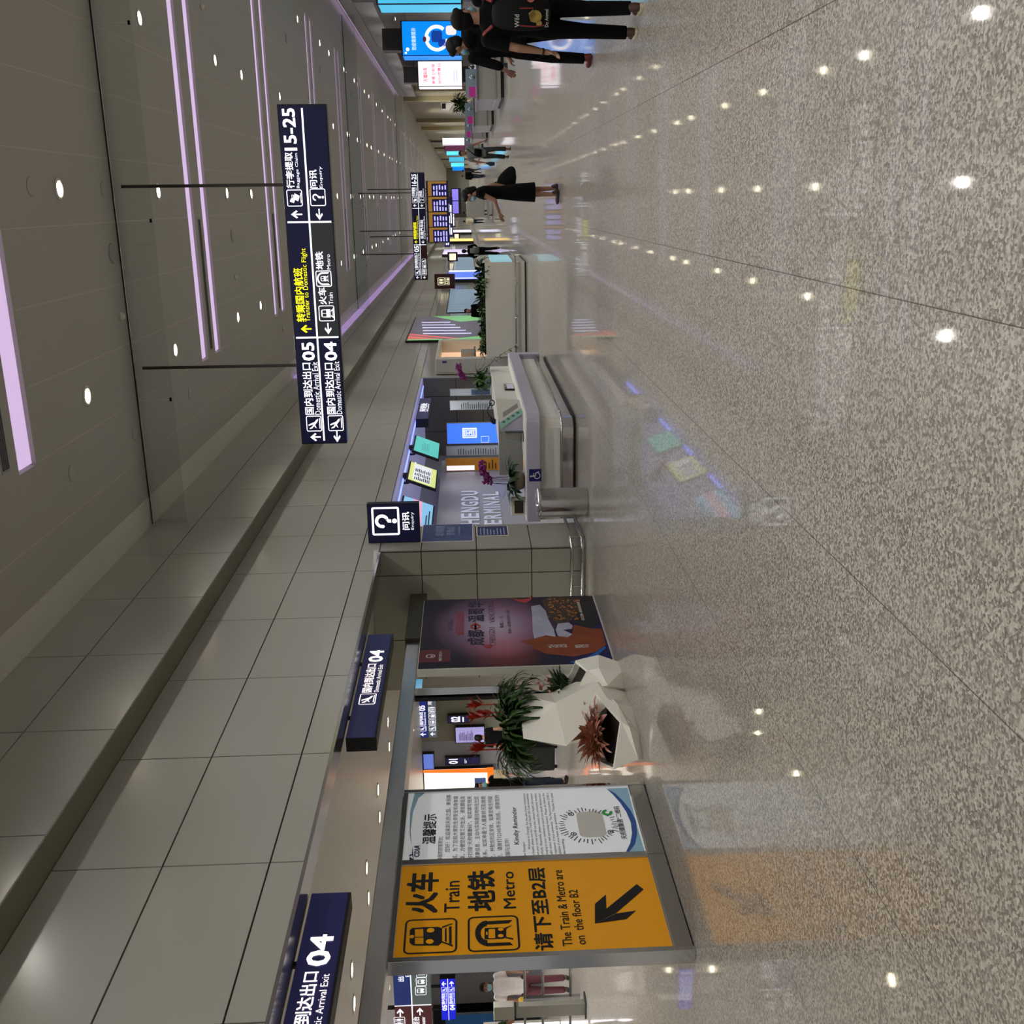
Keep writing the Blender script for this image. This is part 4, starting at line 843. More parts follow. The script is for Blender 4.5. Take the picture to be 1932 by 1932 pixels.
# blue plates on the pier
for nm, lb, pts, txt in (('pier_plate', 'large slate blue plate with white characters on the grey pier', ((893.5, 1021), (797.5, 991)), [('城市候机楼', (838, 1012), (822, 994)), ('咨询点', (858, 1011), (842, 996)), ('City Terminal Enquiry', (869, 1011), (864, 994))]), ('pier_plate', 'small navy plate of timetable lines under the larger blue plate', ((960, 1010.5), (898.5, 994)), None)):
    F = XF(XW); a0, b0 = F.px(*pts[0]); a1, b1 = F.px(*pts[1]); t = thing(nm, lb, 'plate', (XW, (a0 + a1) / 2, b0))
    obj('border', MB().box(XW + .001, XW + .006, a0, a1, b0, b1), m_white, t); obj('panel', G(F, .008).rect(a0 + .015, b0 + .015, a1 - .015, b1 - .015), M('plate_slate' if txt else 'plate_navy', (54, 70, 120) if txt else (34, 44, 96), .35), t)
    g = G(F, .01)
    if txt: [g.ptext(s_, l_, r_, .02) for s_, l_, r_ in txt]
    else: g.rows(a0 + .04, b0 + .04, a1 - .04, b1 - .04, 8, .35, 6)
    obj('lettering', g, M('plate_text', (150, 164, 200), .5), t)
# steel bin and rails at the foot of the pier
t = thing('steel_bin', 'polished steel cylinder standing on the floor before the grey pier', 'bin', (-4.02, 13.55, 0))
obj('body', MB().lathe([(.2, .0), (.205, .02), (.205, .64), (.2, .67)], (-4.02, 13.55, 0), 40), m_steel, t, smooth=True); obj('rim', MB().lathe([(.208, .655), (.212, .68), (.2, .7), (.18, .69), (.18, .66)], (-4.02, 13.55, 0), 40), m_steel2, t, smooth=True)
t = thing('bumper_rail', 'steel bumper rail running low round the grey pier', 'rail', (-4.65, 13.66, 0)); pth = [(-4.62, 14.9, .2), (-4.62, 13.75, .2), (-4.66, 13.67, .2), (-4.75, 13.64, .2), (-6.3, 13.64, .2)]
obj('upper_tube', MB().tube(pth, .024, 10), m_steel, t, smooth=True); obj('lower_tube', MB().tube([(x, y, .045) for x, y, z in pth], .03, 10), m_steel, t, smooth=True)
for x, y in ((-4.62, 13.8), (-4.72, 13.64), (-5.3, 13.64), (-6.2, 13.64)): obj('post', MB().cyl((x, y, 0), (x, y, .2), .014), m_steel, t)

# ================================================================== white counter and the left wall further on
cx0_, cx1_, cy0, cy1 = -4.09, -1.6, 27.8, 31.2
t = thing('white_counter', 'long plain white counter with a steel bumper rail and plants on top', 'counter', ((cx0_ + cx1_) / 2, 29.5, 0))
obj('body', MB().box(cx0_, cx1_, cy0, cy1, .03, 1.09), M('counter_white', (204, 200, 186), .4, var=.015), t, bev=.01); obj('plinth', MB().box(cx0_, cx1_, cy0 - .01, cy1, 0, .035), m_black, t)
obj('end_panel', MB().box(cx1_, cx1_ + .03, cy0 + .15, cy1 - .2, .36, .92), em('panel_aqua', (150, 206, 222), .5), t, label='pale blue lit end panel'); obj('joint', MB().box(cx0_ + .02, cx1_ - .02, cy0 - .003, cy0 + .002, .285, .29), m_grey, t)
obj('bumper_rail', MB().tube([(cx0_ + .1, cy0 - .09, .285), (cx1_ + .05, cy0 - .09, .285), (cx1_ + .12, cy0 - .02, .285), (cx1_ + .12, cy1, .285)], .024, 8), m_steel2, t, smooth=True)
for x in (-3.85, -3.0, -2.15): obj('bracket', MB().cyl((x, cy0 - .09, .24), (x, cy0 + .0, .24), .016), m_steel, t)
for i in range(7):
    x = cx0_ + .2 + i * .35; c = (x, 28.0, 1.095); p = thing('counter_plant', f'green leafy plant on the white counter top, {ordinal(i) if i else "first"} from the desk end', 'plant', c, 'plants on the white counter')
    obj('leaves', tuft((x, 28.05, 1.12), 90 if i > 3 else 64, .33 if i > 3 else .23, .034, .16, .1, (-.1, 1.4), .7, 50 + i, .08), m_leaf2 if i % 2 else m_leaf, p); obj('trough', MB().box(x - .16, x + .16, 27.95, 28.2, 1.091, 1.13), m_soil, p)
t = thing('display_cabinet', 'white rounded cabinet with a warm lit niche of small goods beyond the booth', 'cabinet', (-4.45, 31, 0)); m_cab = M('cabinet_white', (200, 198, 186), .4)
cb = MB().box(-4.735, -4.7, 29, 33.2, 0, 2.52).box(-4.7, -4.3, 29, 29.35, 0, 2.52).box(-4.7, -4.3, 33.0, 33.2, 0, 2.52).box(-4.7, -4.3, 29.35, 33, 2.42, 2.52).box(-4.7, -4.3, 29.35, 33, 0, 1.06)
obj('shell', cb, m_cab, t, bev=.02); obj('niche_back', MB().box(-4.7, -4.69, 29.35, 33, 1.06, 2.42), em('niche_peach', (240, 196, 160), .8), t)
g = MB()
for i in range(4): g.box(-4.66, -4.5, 29.6 + i * .3, 29.82 + i * .3, 1.95, 2.3)
obj('goods', g, M('goods_copper', (180, 104, 76), .4), t); obj('shelf', MB().box(-4.69, -4.4, 30.9, 32.2, 1.35, 1.4), m_char, t); obj('device', MB().box(-4.66, -4.45, 31.2, 32.0, 1.4, 1.8), m_grey, t); obj('number_plate', MB().box(-4.42, -4.36, 28.99, 29.0, 2.2, 2.32), m_navy2, t)
def wallscreen(name, lbl, y0, y1, z0, z1, m, kids=(), x=XW, d=.08, group=None):
    t = thing(name, lbl, 'screen', (x, (y0 + y1) / 2, z0), group); F = XF(x + d)
    obj('case', MB().box(x + .003, x + d - .002, y0, y1, z0, z1), m_black, t); obj('panel', G(F, 0).rect(y0 + .05, z0 + .05, y1 - .05, z1 - .05), m, t)
    for nm, fn, mm in kids: g = G(F, .004); fn(g, y0 + .05, z0 + .05, y1 - .05, z1 - .05); obj(nm, g, mm, t)
    return t
wallscreen('advert_screen', 'large wall screen of grey with green corners and slanted white lines', 35.9, 43.6, .9, 3.75, em('screen_slate', (84, 80, 92), .75), [
    ('green_shapes', lambda g, a, b, c, d: (g.poly([(c, b), (c, d - .7), (c - 2.2, b + .9), (c - 1.6, b)]), g.poly([(a, b), (a + 1, b), (a, b + 1.6)]), g.poly([(a, b + 1.5), (a + .3, b + 1.5), (a + .3, d), (a, d)])), em('screen_green', (110, 176, 112), .8)),
    ('red_stripes', lambda g, a, b, c, d: (g.poly([(a + .3, d), (a + 1.3, d), (a + .3, d - 1.2)]), g.poly([(a + 1.5, d), (a + 1.9, d), (a + .3, d - 1.9), (a + .3, d - 1.5)])), em('screen_red', (206, 98, 90), .8)),
    ('white_lines', lambda g, a, b, c, d: [g.poly([(a + 1.6 + i * .9, b + .5 + .2 * i), (a + 1.85 + i * .9, b + .5 + .2 * i), (a + 1.95 + i * .9, d - .5 + .05 * i), (a + 1.7 + i * .9, d - .5 + .05 * i)]) for i in range(5)], em('screen_bright', (206, 206, 246), .9))])
t = thing('restroom_sign', 'maroon projecting sign with lit toilet pictograms on the left wall', 'sign', (-4.35, 58, 2.2)); F = YF(58)
obj('case', MB().box(-4.72, -3.92, 58.002, 58.15, 2.2, 3.33), m_maroon, t, bev=.01); g = G(F, .004); g.icon('toilet', -4.52, 2.75, -4.12, 3.15).icon('wheel', -4.52, 2.5, -4.33, 2.72).icon('lift', -4.31, 2.5, -4.12, 2.72); obj('pictograms', g, M('lit_cream', (250, 240, 200), .4, emit=1.1, var=.01), t)
wallscreen('advert_screen', 'blue and white lit advert on the left wall behind the white counter', 62.5, 70.5, .5, 2.75, em('screen_royal', (70, 110, 255), 1), [('white_band', lambda g, a, b, c, d: (g.rect(c - 1.3, b, c, d), g.rect(a + .5, b, a + 1.2, d)), em('screen_cold', (226, 224, 255), 1.1))], d=.2)
wallscreen('advert_screen', 'pinkish white lit advert on the left wall behind the walker with a backpack', 91, 100, .8, 3.6, em('screen_pinkish', (204, 190, 240), .9), d=.25)
wallscreen('advert_screen', 'yellow lit advert far along the left wall', 118, 126, .6, 3.6, em('screen_amber', (246, 200, 100), 1), d=.3)
wallscreen('advert_screen', 'white lit advert far along the left wall beyond the yellow one', 150, 162, .6, 3.6, em('screen_cold', (226, 224, 255), 1.1), d=.3)
for y in (84, 132): 
    t = thing('restroom_sign', f'small framed cream sign on the left wall {"beside" if y < 100 else "past"} the yellow advert', 'sign', (-4.4, y, 2.3)); obj('case', MB().box(-4.73, -4.0, y, y + .15, 2.2, 3.0), m_maroon, t); obj('panel', G(YF(y), .004).rect(-4.62, 2.35, -4.12, 2.85), M('lit_cream', (250, 240, 200), .4, emit=1.1, var=.01), t)
wallscreen('shop_glazing', 'long pale blue lit shop glazing along the left wall behind the counter', 45.5, 57.5, .9, 2.5, em('glazing_blue', (138, 166, 188), .38), [('mullion', lambda g, a, b, c, d, i=i: g.rect(a + i * 1.2 - .03, b, a + i * 1.2 + .03, d), m_grey) for i in range(1, 10)], d=.03)
wallscreen('shop_glazing', 'pale blue lit shop glazing further along, past the blue advert', 72, 90, .9, 2.5, em('glazing_blue', (138, 166, 188), .38), [('mullion', lambda g, a, b, c, d, i=i: g.rect(a + i * 1.2 - .03, b, a + i * 1.2 + .03, d), m_grey) for i in range(1, 15)], d=.03)

# departure board
yF = 52.0; t = thing('flight_board', 'wide hanging flight board of four dark screens with orange headers', 'flight board', (-.57, yF, 2.3)); F = YF(yF); fx0, fx1, fz0, fz1 = -2.0, .86, 2.33, 3.4
obj('frame', MB().box(fx0, fx1, yF + .003, yF + .25, fz0, fz1), m_signcase, t); pw = (fx1 - fx0) / 4
for k in range(4):
    a, b = fx0 + k * pw + .02, fx0 + (k + 1) * pw - .02
    s_ = obj('screen', G(F, 0).rect(a, fz0 + .04, b, fz1 - .04), em('board_navy', (14, 12, 60), .5), t)
    obj('header', G(F, .006).rect(a, fz1 - .26, b, fz1 - .08).rect(b - .1, fz0 + .1, b, fz1 - .26), em('board_amber', (150, 108, 44), .6), s_); obj('flight_rows', G(F, .006).rows(a + .03, fz0 + .08, b - .12, fz1 - .3, 5, .5, 60 + k, 2), em('board_lilac', (176, 170, 246), 1), s_)
for x in (-1.7, .5): obj('rod', MB().cyl((x, yF + .1, fz1 - .01), (x, yF + .1, H), .025), m_rod, t)
for i, (y, x0, x1, z0, z1, lb, m) in enumerate(((95, -3.2, .2, 2.6, 3.1, 'far dark blue overhead sign just under the flight board', m_navy), (140, -3.5, .8, 2.8, 3.4, 'second far dark overhead sign, deep in the hall', m_maroon), (100, -4.3, -2.9, 3.0, 3.5, 'short blue sign near the left wall below the flight board', m_navy2))):
    t = thing('direction_sign', lb, 'sign', ((x0 + x1) / 2, y, z0)); obj('case', MB().box(x0, x1, y + .003, y + .15, z0, z1), m, t); obj('lettering', G(YF(y), .01).rows(x0 + .2, z0 + .08, x1 - .3, z1 - .08, 2, .6, 70 + i, 3), m_lit, t)
    for x in (x0 + .4, x1 - .4): obj('rod', MB().cyl((x, y + .07, z1 - .01), (x, y + .07, H), .03), m_rod, t)
t = thing('flight_board', 'small far flight board with lilac screens hanging in mid hall', 'flight board', (-.6, 120, 2)); obj('frame', MB().box(-1.6, 1.2, 120.003, 120.2, 1.9, 3.0), m_signcase, t); obj('screen', G(YF(120), .01).rect(-1.5, 2.2, -.2, 2.9).rect(-.1, 2.2, 1.1, 2.9), em('board_violet', (120, 110, 210), .8), t)
for x in (-1.2, .8): obj('rod', MB().cyl((x, 120.1, 2.99), (x, 120.1, H), .04), m_rod, t)

# ================================================================== right side
def totem(y, m, m2, lb, kids, x0=5.67, x1=7.0, z0=1.54, z1=3.95):
    t = thing('advert_column', lb, 'advert screen', ((x0 + x1) / 2, y + .7, 0), 'lit advert columns along the right')
    obj('column', MB().box(x0 + .25, x1 - .25, y + .25, y + 1.15, 0, 4.79), M('column_dark', (64, 63, 64), .25), t); obj('case', MB().box(x0 + .003, x1, y + .003, y + 1.4, z0 - .06, z1 + .06), m_black, t, bev=.01)
    F = YF(y); F2 = Face((x0, y, 0), (0, -1, 0), (-1, 0, 0)); obj('front_screen', G(F, .002).rect(x0 + .03, z0, x1 - .03, z1), m, t); obj('side_screen', G(F2, .002).rect(-1.36, z0, -.04, z1), m2, t)
    for nm, fn, mm in kids: g = G(F, .006); fn(g, x0 + .03, z0, x1 - .03, z1); obj(nm, g, mm, t)
    return t
m_adblue = em('ad_blue', (0, 130, 236), 1.0); m_adcy = em('ad_cyan', (70, 178, 218), .9); m_adw = em('ad_white', (250, 246, 255), 1.15); m_adred = em('ad_red', (226, 52, 84), .9); m_adn = em('ad_navy', (16, 60, 150), .8); m_adg = em('ad_pale', (190, 220, 250), 1.0); m_adskin = em('ad_skin', (240, 220, 220), 1); m_adm = em('ad_maroon', (90, 40, 70), .6)
totem(33.0, m_adcy, m_adcy, 'lit cyan advert column, nearest on the right, cut by the picture edge', [('print', lambda g, a, b, c, d: g.rows(a + .1, d - .7, c - .3, d - .2, 3, .5, 3), m_adw)], 5.45, 6.9)
totem(46.0, m_adblue, m_adblue, 'lit blue advert column with a white ring picture behind the two walkers', [
    ('ring', lambda g, a, b, c, d: g.arc((a + c) / 2, b + 1.0, .5, .13, -40, 265, 30), m_adw),
    ('figure', lambda g, a, b, c, d: (g.rrect(a + .48, b + .78, a + .92, b + 1.22, .1), g.rrect(a + .3, b + .62, a + .6, b + .95, .1)), m_adn), ('face', lambda g, a, b, c, d: (g.disc(a + .62, b + 1.4, .12), g.rrect(a + .75, b + .2, a + 1.1, b + .62, .1)), m_adskin), ('hair', lambda g, a, b, c, d: (setattr(g, 'd', .008), g.disc(a + .6, b + 1.5, .11, .08)), m_adm),
    ('print', lambda g, a, b, c, d: g.text('防疫健康提示', a + .2, d - .55, c - .25, d - .37, .02), m_adg), ('badge', lambda g, a, b, c, d: (g.disc(a + .22, d - .2, .07), g.rect(a + .05, d - .16, a + .12, d - .08)), m_adw)])
totem(62.0, m_adw, em('ad_rose', (240, 226, 246), 1.0), 'lit white advert column with red characters left of the blue one', [('red_print', lambda g, a, b, c, d: (g.text('万顺叫车', a + .22, d - .5, c - .3, d - .27, .03), g.text('新客立即领', a + .12, d - .92, c - .12, d - .74, .02), g.text('出行优惠日', a + .12, d - 1.25, c - .12, d - 1.07, .02)), m_adred), ('print', lambda g, a, b, c, d: g.rows(a + .2, b + .2, c - .3, b + .5, 2, .3, 5), em('ad_lilac', (190, 180, 220), .9))], 6.05, 7.38)
for i, (y, m, x0, lb) in enumerate(((110, m_adw, 5.3, 'far lit white and pink advert column on the right'), (124, m_adm, 5.3, 'far lit maroon advert column on the right'), (136, m_adcy, 5.3, 'first of three far cyan advert columns on the right'), (159, m_adcy, 5.3, 'second of three far cyan advert columns on the right'), (184, m_adcy, 5.3, 'third of three far cyan advert columns on the right'), (207, m_adblue, 5.3, 'farthest lit blue advert column on the right'))):
    totem(y, m, m, lb, [], x0, x0 + .66, 1.4, 3.6)
def rdesk(x0, x1, y0, y1, lb, i):
    t = thing('service_desk', lb, 'counter', ((x0 + x1) / 2, (y0 + y1) / 2, 0), 'service desks on the right')
    obj('body', MB().box(x0, x1, y0, y1, .12, .98), M('desk_grey', (150, 148, 144), .3), t, bev=.01); obj('top', MB().box(x0 - .06, x1 + .06, y0 - .06, y1 + .06, .98, 1.04), M('desk_top', (112, 110, 124), .2), t, bev=.008); obj('toe_kick', MB().box(x0 + .06, x1 - .04, y0 + .06, y1 - .04, 0, .121), m_black, t); obj('steel_band', MB().box(x0 - .015, x1 + .015, y0 - .015, y1 + .015, .3, .36), m_steel, t)
    sc_ = thing('desk_screen', f'clear bluish screen standing on the {lb.split(",")[0]}', 'screen', (x0 + .3, y0 + .3, 1.04), 'desk screens on the right'); obj('pane', MB().box(x0 + .1, x0 + 1.1, y0 + .5, y0 + .52, 1.041, 1.42), M('pane_blue', (128, 148, 158), .2), sc_); obj('clip', MB().box(x0 + .1, x0 + .16, y0 + .48, y0 + .54, 1.041, 1.1), m_steel, sc_)
    pk = thing('desk_card', f'magenta card standing on the {lb.split(",")[0]}', 'card', (x0 + .3, y0 + .2, 1.041), 'magenta cards on the desks'); obj('face', MB().box(x0 + .1, x0 + .45, y0 + .15, y0 + .17, 1.041, 1.3), em('card_magenta', (150, 36, 112), .3), pk); obj('foot', MB().box(x0 + .1, x0 + .45, y0 + .1, y0 + .25, 1.041, 1.05), m_white, pk)
    for k in range(3):
        p = (x0 + .8 + .35 * k, y0 + .3, 1.041); fl = thing('desk_flowers', f'small posy {["first", "second", "third"][k]} from the card on the {lb.split(",")[0]}', 'plant', p, 'posies on the right desks'); obj('leaves', tuft((p[0], p[1], 1.07), 18, .14, .016, .05, .05, (.3, 1.4), .5, 80 + k + i), m_leaf2, fl); obj('flowers', MB().ell((p[0] - .04, p[1], 1.22), .03).ell((p[0] + .05, p[1], 1.2), .03).ell((p[0], p[1], 1.27), .025), m_white, fl)
rdesk(3.55, 5.9, 41, 46, 'nearest grey service desk on the right, black toe kick', 0); rdesk(3.5, 5.6, 54.5, 60, 'second grey service desk on the right, with a steel band', 4); rdesk(3.6, 5.6, 68, 74, 'third grey service desk on the right, past the white advert column', 8); rdesk(3.6, 5.4, 84, 120, 'long far service desk on the right, deep in the hall', 12)
t = thing('potted_tree', 'dark leafy potted shrub by the beige wall on the right', 'plant', (6.6, 80, 0)); obj('pot', MB().lathe([(.25, 0), (.34, .7), (.3, .72)], (6.6, 80, 0), 16), m_grey, t); obj('foliage', tuft((6.6, 80, 1.1), 220, .7, .07, .4, .4, (-.2, 1.5), .7, 91, .9), m_leaf, t); obj('trunk', MB().cyl((6.6, 80, .6), (6.6, 80, 1.7), .05), m_stem, t)
t = thing('wall_unit', 'pale boxy unit tilted out from the beige wall on the right', 'unit', (7.2, 90, 2.4)); obj('housing', MB().prism([(7.56, 90, 2.2), (7.0, 90, 2.6), (7.1, 90, 3.2), (7.56, 90, 3.3)], (0, 1.2, 0)), m_white, t); obj('grille', MB().box(7.1, 7.5, 89.97, 90, 2.9, 3.2), m_black, t)
stand('notice_board', 'small lilac lit notice behind the nearest right hand walker', 'notice', 6.95, 7.6, 52, 0, 2.05, em('ad_lilac', (190, 180, 220), .9), [('print', lambda g, a, b, c, d: g.rows(a, b + 1.5, c, d, 4, .3, 6), m_adm)])
stand('notice_board', 'dark number sign above the small lilac notice on the right', 'notice', 6.95, 7.6, 52.2, 0, 2.5, m_navy, [('lettering', lambda g, a, b, c, d: g.text('15号口', a, d - .3, c, d, .03), m_lit)])

# ================================================================== beyond the exit
t = thing('direction_sign', 'blue and grey hanging sign to exit 05 beyond the exit, above the bromeliad', 'sign', (-12.8, 23.6, 2.5)); F = YF(23.6); Q = lambda x, y: F.px(740 + x / 8.05, 1240 + y / 8.05)
a0, b1 = Q(400, 1225); a1, _ = Q(400, 597); _, b0 = Q(685, 1210); _, bm = Q(530, 900)
obj('case', MB().box(a0, a1, 23.603, 23.75, b0, b1), m_signcase, t); obj('blue_panel', G(F, 0).rect(a0, bm, a1, b1), em('sign_royal', (24, 36, 112), .8), t); obj('grey_panel', G(F, 0).rect(a0, b0, a1, bm - .02), em('sign_slate', (96, 106, 112), .5), t)
g = G(F, .006); Lx = lambda f_: a0 + f_ * (a1 - a0); h_ = b1 - bm
g.arrow(Lx(.04), bm + .2 * h_, Lx(.13), bm + .8 * h_, 'up').icon('plane', Lx(.16), bm + .12 * h_, Lx(.29), bm + .88 * h_).text('国内到达', Lx(.31), bm + .42 * h_, Lx(.63), bm + .85 * h_, .03).text('Domestic Arrival', Lx(.31), bm + .15 * h_, Lx(.62), bm + .34 * h_, .02).text('05', Lx(.66), bm + .2 * h_, Lx(.78), bm + .82 * h_, .04)
h2 = bm - b0; g.arrow(Lx(.04), b0 + .2 * h2, Lx(.13), b0 + .75 * h2, 'up')
for k, ic in enumerate(('plane', 'bus', 'lift', 'metro')): g.icon(ic, Lx(.16 + .15 * k), b0 + .12 * h2, Lx(.29 + .15 * k), b0 + .85 * h2)
g.text('问讯', Lx(.8), b0 + .45 * h2, Lx(.94), b0 + .85 * h2, .03); obj('lettering', g, m_lit, t)
def wallsign(name, lb, px0, px1, y, m, kids, case=m_signcase, z0=None):
    F = YF(y); a0, b0 = F.px(*px0); a1, b1 = F.px(*px1); b1 = min(b1, 3.04); b0 = z0 if z0 is not None else b0
    t = thing(name, lb, 'sign', ((a0 + a1) / 2, y, b0)); obj('case', MB().box(a0, a1, y + .003, y + .12, b0, b1), case, t); obj('panel', G(F, 0).rect(a0 + .02, b0 + .02, a1 - .02, b1 - .02), m, t)
    for nm, fn, mm in kids: g = G(F, .005); fn(g, a0, b0, a1, b1); obj(nm, g, mm, t)
    return t
wallsign('door_sign', 'upright navy sign numbered 02 on the olive wall beyond the exit', (885, 1364), (844, 1350), 23.88, m_navy2, [('lettering', lambda g, a, b, c, d: (g.text('02', a + .04, d - .32, c - .04, d - .1, .04), g.rows(a + .04, b + .1, c - .04, b + .3, 2, .4, 2)), m_lit)])
wallsign('door_sign', 'upright navy sign numbered 01 on the lavender wall beyond the exit', (906, 1441.5), (840, 1430), 23.88, m_navy2, [('lettering', lambda g, a, b, c, d: (g.text('01', a + .04, d - .32, c - .04, d - .1, .04), g.rows(a + .04, b + .35, c - .04, d - .5, 4, .4, 2)), m_lit)])
wallsign('flight_screen', 'lit lilac flight screen on the olive wall beyond the exit', (915, 1401), (858, 1372), 23.88, em('screen_violet', (168, 160, 220), .8), [('rows', lambda g, a, b, c, d: g.rows(a + .08, b + .3, c - .08, d - .1, 12, .5, 3), em('screen_umber', (84, 66, 76), .4))])
wallsign('advert_lightbox', 'glaring orange and white lightbox beyond the exit beside the pylon', (916, 1520), (769, 1453), 23.87, em('box_white', (255, 246, 226), 1.6), [('orange_edge', lambda g, a, b, c, d: (g.poly([(c - .16, b), (c - .02, b), (c - .02, d), (c - .1, d)]), g.rect(a, b, c, b + .16)), em('box_orange', (246, 110, 30), 1.1)), ('blue_block', lambda g, a, b, c, d: g.rect(a + .1, b + .2, c - .3, b + .5), em('box_blue', (70, 90, 140), .5))], z0=1.2)
wallsign('wall_banner', 'bright periwinkle banner on the lavender wall beyond the exit', (820, 1452), (776, 1423), 23.885, em('banner_blue', (104, 128, 220), .7), [])
# signs seen past the near edge of the pylon
t = thing('direction_sign', 'blue, grey and maroon hanging sign seen left of the pylon', 'sign', (-10.5, 12, 2.3)); F = YF(12.0); B_ = lambda x, y: F.px(740 + x / 9.66, 1732 + y / 9.66)
a0, a1 = -11.4, B_(300, 940)[0] + .35; _, b1 = B_(20, 1200); _, b0 = B_(705, 1400); _, bm = B_(345, 1300); am, _ = B_(340, 1590)
obj('case', MB().box(a0, a1, 12.003, 12.14, b0, b1).box(a0 + .3, a0 + .34, 12.05, 12.09, b1, 3.05).box(a1 - .34, a1 - .3, 12.05, 12.09, b1, 3.05), m_signcase, t)
for nm, q, m in (('blue_panel', (am, bm, a1, b1), em('sign_blue2', (36, 52, 112), .6)), ('grey_panel', (am, b0, a1, bm), em('sign_grey2', (94, 104, 104), .5)), ('maroon_panel', (a0, b0, am, b1), em('sign_maroon2', (84, 44, 46), .5))): obj(nm, G(F, 0).rect(*q), m, t)
g = G(F, .005); g.rect(a0, bm - .008, a1, bm + .008); g.rect(am - .008, b0, am + .008, b1)
g.text('出口', *B_(215, 1150), *B_(100, 965), .03); g.text('Exit', *B_(312, 1065), *B_(240, 970), .02); g.icon('P', *B_(635, 1075), *B_(435, 925)); g.icon('bus', *B_(632, 1230), *B_(428, 1085)); g.icon('bus', *B_(625, 1398), *B_(415, 1245)); g.arrow(*B_(215, 1795), *B_(75, 1650), 'right'); g.arrow(*B_(570, 1765), *B_(440, 1635), 'right'); g.icon('toilet', *B_(240, 1960), *B_(25, 1805)); g.text('柜台', *B_(500, 1960), *B_(385, 1800), .03); g.text('Counter', *B_(605, 1960), *B_(530, 1800), .02)
obj('lettering', g, m_lit, t)
t = thing('direction_sign', 'bright blue lit sign with two white lines for exits 05 and 04 past the pylon', 'sign', (-15, 16, 1.9)); F = YF(16.0); a0, b0 = B_(1215, 1850); a0 = F.px(740 + 1215 / 9.66, 1732 + 1850 / 9.66)[0]; b0 = F.px(740 + 1175 / 9.66, 1732 + 1850 / 9.66)[1]; a1, b1 = F.px(740 + 865 / 9.66, 1732 + 1110 / 9.66)
obj('case', MB().box(a0, a1, 16.003, 16.12, b0, b1).box(a0 + .2, a0 + .24, 16.04, 16.08, b1, 3.05).box(a1 - .24, a1 - .2, 16.04, 16.08, b1, 3.05), m_signcase, t); obj('panel', G(F, 0).rect(a0 + .01, b0 + .01, a1 - .01, b1 - .01), em('sign_vivid', (22, 30, 190), 1), t)
g = G(F, .005); bm = (b0 + b1) / 2; w_ = a1 - a0; h_ = (b1 - b0) / 2; g.rect(a0, bm - .006, a1, bm + .006)
for k, s_ in enumerate(('04', '05')):
    z = b0 + k * h_; g.text(s_, a0 + .24 * w_, z + .2 * h_, a0 + .37 * w_, z + .8 * h_, .04).text('国内到达', a0 + .39 * w_, z + .42 * h_, a0 + .66 * w_, z + .85 * h_, .03).text('Domestic Arrival', a0 + .39 * w_, z + .15 * h_, a0 + .66 * w_, z + .36 * h_, .01).icon('plane', a0 + .68 * w_, z + .15 * h_, a0 + .8 * w_, z + .85 * h_).arrow(a0 + .82 * w_, z + .2 * h_, a0 + .94 * w_, z + .8 * h_, 'right' if k == 0 else 'up')
obj('lettering', g, m_lit, t)
stand('lit_board', 'glaring white lit board behind the people past the pylon', 'screen', -17.6, -16.6, 17.5, 0, 1.62, em('panel_glare', (255, 240, 255), 1.8))
stand('shop_window', 'dim blue shop window deep past the pylon', 'window', -23.8, -21.9, 23.5, 1.3, 2.7, em('window_blue', (24, 66, 104), .5), [('panes', lambda g, a, b, c, d: (g.rect(a + .5, b, a + .55, d), g.rect(a + 1.1, b, a + 1.15, d)), m_black)])
t = thing('stanchion_cabinet', 'square grey cabinet with a box top past the pylon', 'cabinet', (-12.3, 13.1, 0)); F = YF(13.0)
a0, a1 = F.px(980, 1921)[0], F.px(980, 1899)[0]; obj('body', MB().box(a0, a1, 13, 13.1, 0.02, 1.1), M('cabinet_grey', (134, 132, 126), .4), t, bev=.006); obj('head', MB().box(a0 - .01, a1 + .02, 12.98, 13.11, 1.13, 1.45), m_grey, t, bev=.006); obj('neck', MB().box(a0 + .02, a1 - .02, 13.02, 13.09, 1.08, 1.14), m_char, t); obj('base', MB().box(a0 - .02, a1 + .05, 12.95, 13.2, 0, .03), m_char, t)
t = thing('steel_barrier', 'steel tube barrier with three rails past the pylon', 'barrier', (-11.5, 13.9, 0)); xs0, xs1 = -13.3, -9.6
for z in (.16, .62, .92): obj('rail', MB().cyl((xs0, 13.9, z), (xs1, 13.9, z), .022), m_steel, t, smooth=True)
for x in (-12.7, -11.2, -9.65): obj('post', MB().box(x - .025, x + .025, 13.87, 13.93, 0, .94), m_steel, t)
t = thing('steel_barrier', 'steel tube barrier behind the white planter beyond the exit', 'barrier', (-11.8, 19, 0))
for z in (.75, 1.0): obj('rail', MB().cyl((-12.8, 19, z), (-10.6, 19, z), .025), m_steel, t, smooth=True)
for x in (-12.75, -10.65): obj('post', MB().cyl((x, 19, 0), (x, 19, 1.0), .025), m_steel, t)
t = thing('suitcase', 'black upright suitcase with a raised steel handle beyond the exit', 'suitcase', (-10.75, 18.3, 0)); obj('shell', MB().box(-11.05, -10.5, 18.2, 18.5, .05, .62), M('suitcase_black', (8, 8, 9), .5), t, bev=.04); obj('handle', MB().tube([(-10.95, 18.42, .6), (-10.95, 18.42, 1.02), (-10.65, 18.42, 1.02), (-10.65, 18.42, .6)], .012, 6), m_steel, t)
for x in (-11.0, -10.55): obj('wheel', MB().cyl((x - .02, 18.3, .04), (x + .02, 18.3, .04), .04), m_black, t)
